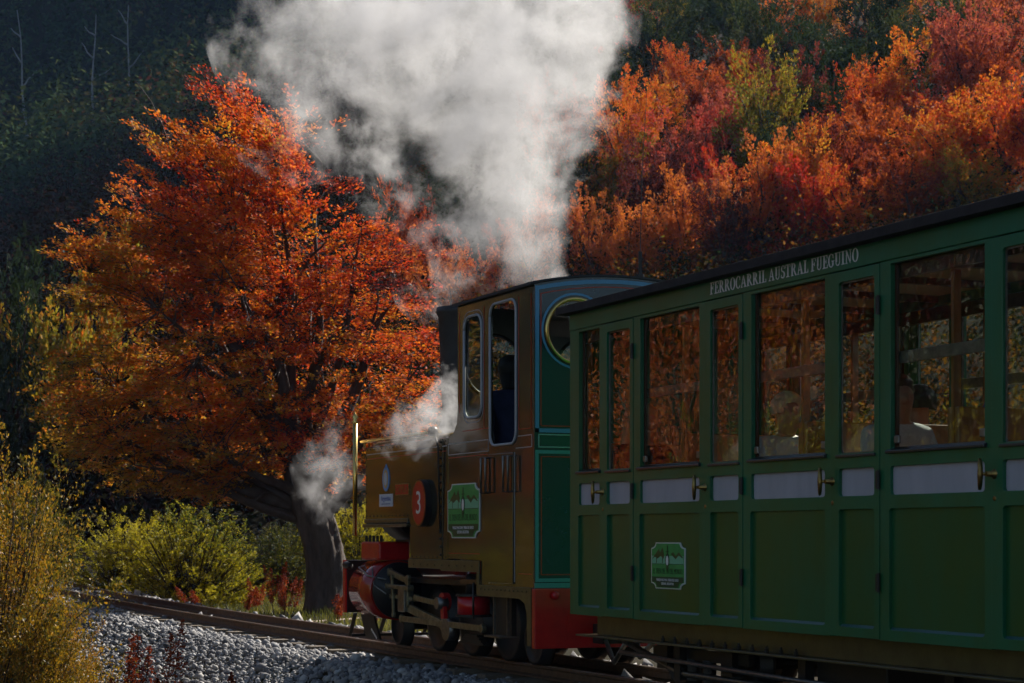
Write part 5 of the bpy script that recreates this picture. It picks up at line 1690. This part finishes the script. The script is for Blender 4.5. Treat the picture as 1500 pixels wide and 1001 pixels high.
# ------------------------------------------------------------------ steam
def steam(name, label, puffs, dens, nscale, amp, thr, gain, step, aniso=0.35, warp=0.5):
    bm = bmesh.new()
    for (x, y, z, r, w) in puffs:
        bmesh.ops.create_icosphere(bm, subdivisions=2, radius=r * 1.0, matrix=Matrix.Translation((x, y, z)))
    me = bpy.data.meshes.new(name)
    bm.to_mesh(me)
    bm.free()
    o = bpy.data.objects.new(name, me)
    COL.objects.link(o)
    rm = o.modifiers.new('remesh', 'REMESH')
    rm.mode = 'VOXEL'
    rm.voxel_size = min(p[3] for p in puffs) * .35
    dg = bpy.context.evaluated_depsgraph_get()
    m2 = bpy.data.meshes.new_from_object(o.evaluated_get(dg))
    bpy.data.objects.remove(o)
    m = bpy.data.materials.new(name)
    m.use_nodes = True
    nt = m.node_tree
    nt.nodes.remove(nt.nodes['Principled BSDF'])
    out = nt.nodes['Material Output']
    N = nt.nodes.new
    tc = N('ShaderNodeTexCoord')
    wn_ = N('ShaderNodeTexNoise')
    wn_.inputs['Scale'].default_value = nscale * .6
    wn_.inputs['Detail'].default_value = 1
    nt.links.new(tc.outputs['Object'], wn_.inputs['Vector'])
    sub = N('ShaderNodeVectorMath')
    sub.operation = 'MULTIPLY_ADD'
    sub.inputs[1].default_value = (warp, warp, warp)
    nt.links.new(wn_.outputs['Color'], sub.inputs[0])
    off = N('ShaderNodeVectorMath')
    off.operation = 'SUBTRACT'
    off.inputs[1].default_value = (warp / 2, warp / 2, warp / 2)
    nt.links.new(tc.outputs['Object'], off.inputs[0])
    nt.links.new(off.outputs[0], sub.inputs[2])
    pos = sub.outputs[0]
    acc = None
    for (x, y, z, r, w) in puffs:
        dn = N('ShaderNodeVectorMath')
        dn.operation = 'DISTANCE'
        dn.inputs[1].default_value = (x, y, z)
        nt.links.new(tc.outputs['Object'], dn.inputs[0])
        mr = N('ShaderNodeMath')
        mr.operation = 'MULTIPLY_ADD'
        mr.use_clamp = True
        mr.inputs[1].default_value = -1.0 / r
        mr.inputs[2].default_value = 1.0
        nt.links.new(dn.outputs['Value'], mr.inputs[0])
        ma = N('ShaderNodeMath')
        ma.operation = 'MULTIPLY_ADD'
        ma.inputs[1].default_value = w
        nt.links.new(mr.outputs[0], ma.inputs[0])
        if acc is None: ma.inputs[2].default_value = 0
        else: nt.links.new(acc, ma.inputs[2])
        acc = ma.outputs[0]
    cl = N('ShaderNodeMath')
    cl.operation = 'MINIMUM'
    cl.inputs[1].default_value = .75
    nt.links.new(acc, cl.inputs[0])
    nz = N('ShaderNodeTexNoise')
    nz.inputs['Scale'].default_value = nscale
    nz.inputs['Detail'].default_value = 8
    nz.inputs['Roughness'].default_value = .70
    nt.links.new(pos, nz.inputs['Vector'])
    a1 = N('ShaderNodeMath')
    a1.operation = 'MULTIPLY_ADD'
    a1.inputs[1].default_value = amp
    nt.links.new(nz.outputs[0], a1.inputs[0])
    nt.links.new(cl.outputs[0], a1.inputs[2])
    a2 = N('ShaderNodeMath')
    a2.operation = 'SUBTRACT'
    a2.inputs[1].default_value = amp * .5 + thr
    nt.links.new(a1.outputs[0], a2.inputs[0])
    a3 = N('ShaderNodeMath')
    a3.operation = 'MULTIPLY'
    a3.use_clamp = True
    a3.inputs[1].default_value = gain
    nt.links.new(a2.outputs[0], a3.inputs[0])
    a4 = N('ShaderNodeMath')
    a4.operation = 'MULTIPLY'
    a4.inputs[1].default_value = dens
    nt.links.new(a3.outputs[0], a4.inputs[0])
    vs = N('ShaderNodeVolumePrincipled')
    vs.inputs['Color'].default_value = (.87, .87, .885, 1)
    vs.inputs['Anisotropy'].default_value = aniso
    nt.links.new(a4.outputs[0], vs.inputs['Density'])
    nt.links.new(vs.outputs[0], out.inputs['Volume'])
    m2.materials.clear()
    m2.materials.append(m)
    dims = np.ptp(np.array([v.co for v in m2.vertices]), axis=0).mean()
    try:
        m.cycles.volume_step_rate = step / (dims / 10)
    except Exception:
        pass
    ob = bpy.data.objects.new(name, m2)
    COL.objects.link(ob)
    ob['kind'] = 'stuff'
    tag(ob, label, 'steam')
    return ob
PLUME = [(0.80, 16.10, 3.18, 0.26, 1.00), (0.76, 16.12, 3.48, 0.38, 1.00), (0.59, 16.20, 3.88, 0.56, 1.00), (0.50, 16.45, 4.34, 0.77, 1.00), (0.57, 16.53, 4.92, 0.93, 0.90), (0.74, 16.46, 5.48, 1.02, 0.80), (1.04, 16.00, 5.04, 0.49, 0.80), (1.24, 16.13, 5.61, 0.52, 0.80),
         (0.11, 17.06, 5.37, 1.01, 0.55), (-0.52, 17.55, 5.16, 0.96, 0.42), (-0.75, 17.65, 5.80, 0.96, 0.45), (-0.33, 17.14, 6.03, 1.13, 0.55), (0.50, 16.67, 6.25, 1.44, 0.75), (1.12, 15.85, 4.50, 0.35, 0.70), (-0.12, 17.16, 4.48, 0.76, 0.36), (0.15, 16.49, 3.59, 0.55, 0.30), (-0.07, 16.59, 3.28, 0.46, 0.20), (-0.95, 17.80, 5.65, 0.95, 0.30), (-1.02, 17.88, 4.83, 0.64, 0.28)]
steam('steam_plume', 'tall billowing white grey steam plume rising behind the cab', PLUME, 2.9, 2.0, 4.4, .30, 0.85, .085)
steam('steam_puff', 'small white steam puff blowing over the tank in front of the cab', [(-0.68, 14.89, 2.00, 0.26, 1.00), (-0.83, 14.96, 1.92, 0.28, 0.90), (-0.93, 15.00, 1.78, 0.25, 0.70), (-0.68, 14.89, 2.22, 0.20, 0.70), (-0.78, 14.91, 1.74, 0.24, 0.50), (-1.03, 15.05, 1.78, 0.22, 0.40)], 6.0, 6.5, 3.8, .40, 1.1, .03, warp=.12)
steam('steam_wisp', 'thin grey steam wisp drifting in front of the big trunk', [(-0.69, 17.73, 1.59, 0.42, 0.80), (-0.78, 17.77, 1.30, 0.29, 0.70), (-0.66, 17.72, 1.91, 0.29, 0.50), (-0.57, 17.68, 2.17, 0.26, 0.35), (-0.87, 17.81, 1.53, 0.26, 0.50)], 2.4, 5.0, 3.8, .40, 0.9, .05, warp=.15)

# ------------------------------------------------------------------ air between here and the mountain
zmax = float(V_TOP) + 14
hz = MB().box(-502, 602, -402, 702, -3.0, zmax).build('haze', None, None)
hm = bpy.data.materials.new('thin_blue_haze')
hm.use_nodes = True
hm.node_tree.nodes.remove(hm.node_tree.nodes['Principled BSDF'])
hv = hm.node_tree.nodes.new('ShaderNodeVolumePrincipled')
hv.inputs['Color'].default_value = (0.32, 0.56, 1.0, 1)
hv.inputs['Density'].default_value = 0.00016
hv.inputs['Anisotropy'].default_value = 0.0
hm.node_tree.links.new(hv.outputs[0], hm.node_tree.nodes['Material Output'].inputs['Volume'])
hz.data.materials.clear()
hz.data.materials.append(hm)
tag(hz, 'thin blue autumn haze in the valley air', 'haze', kind='stuff')
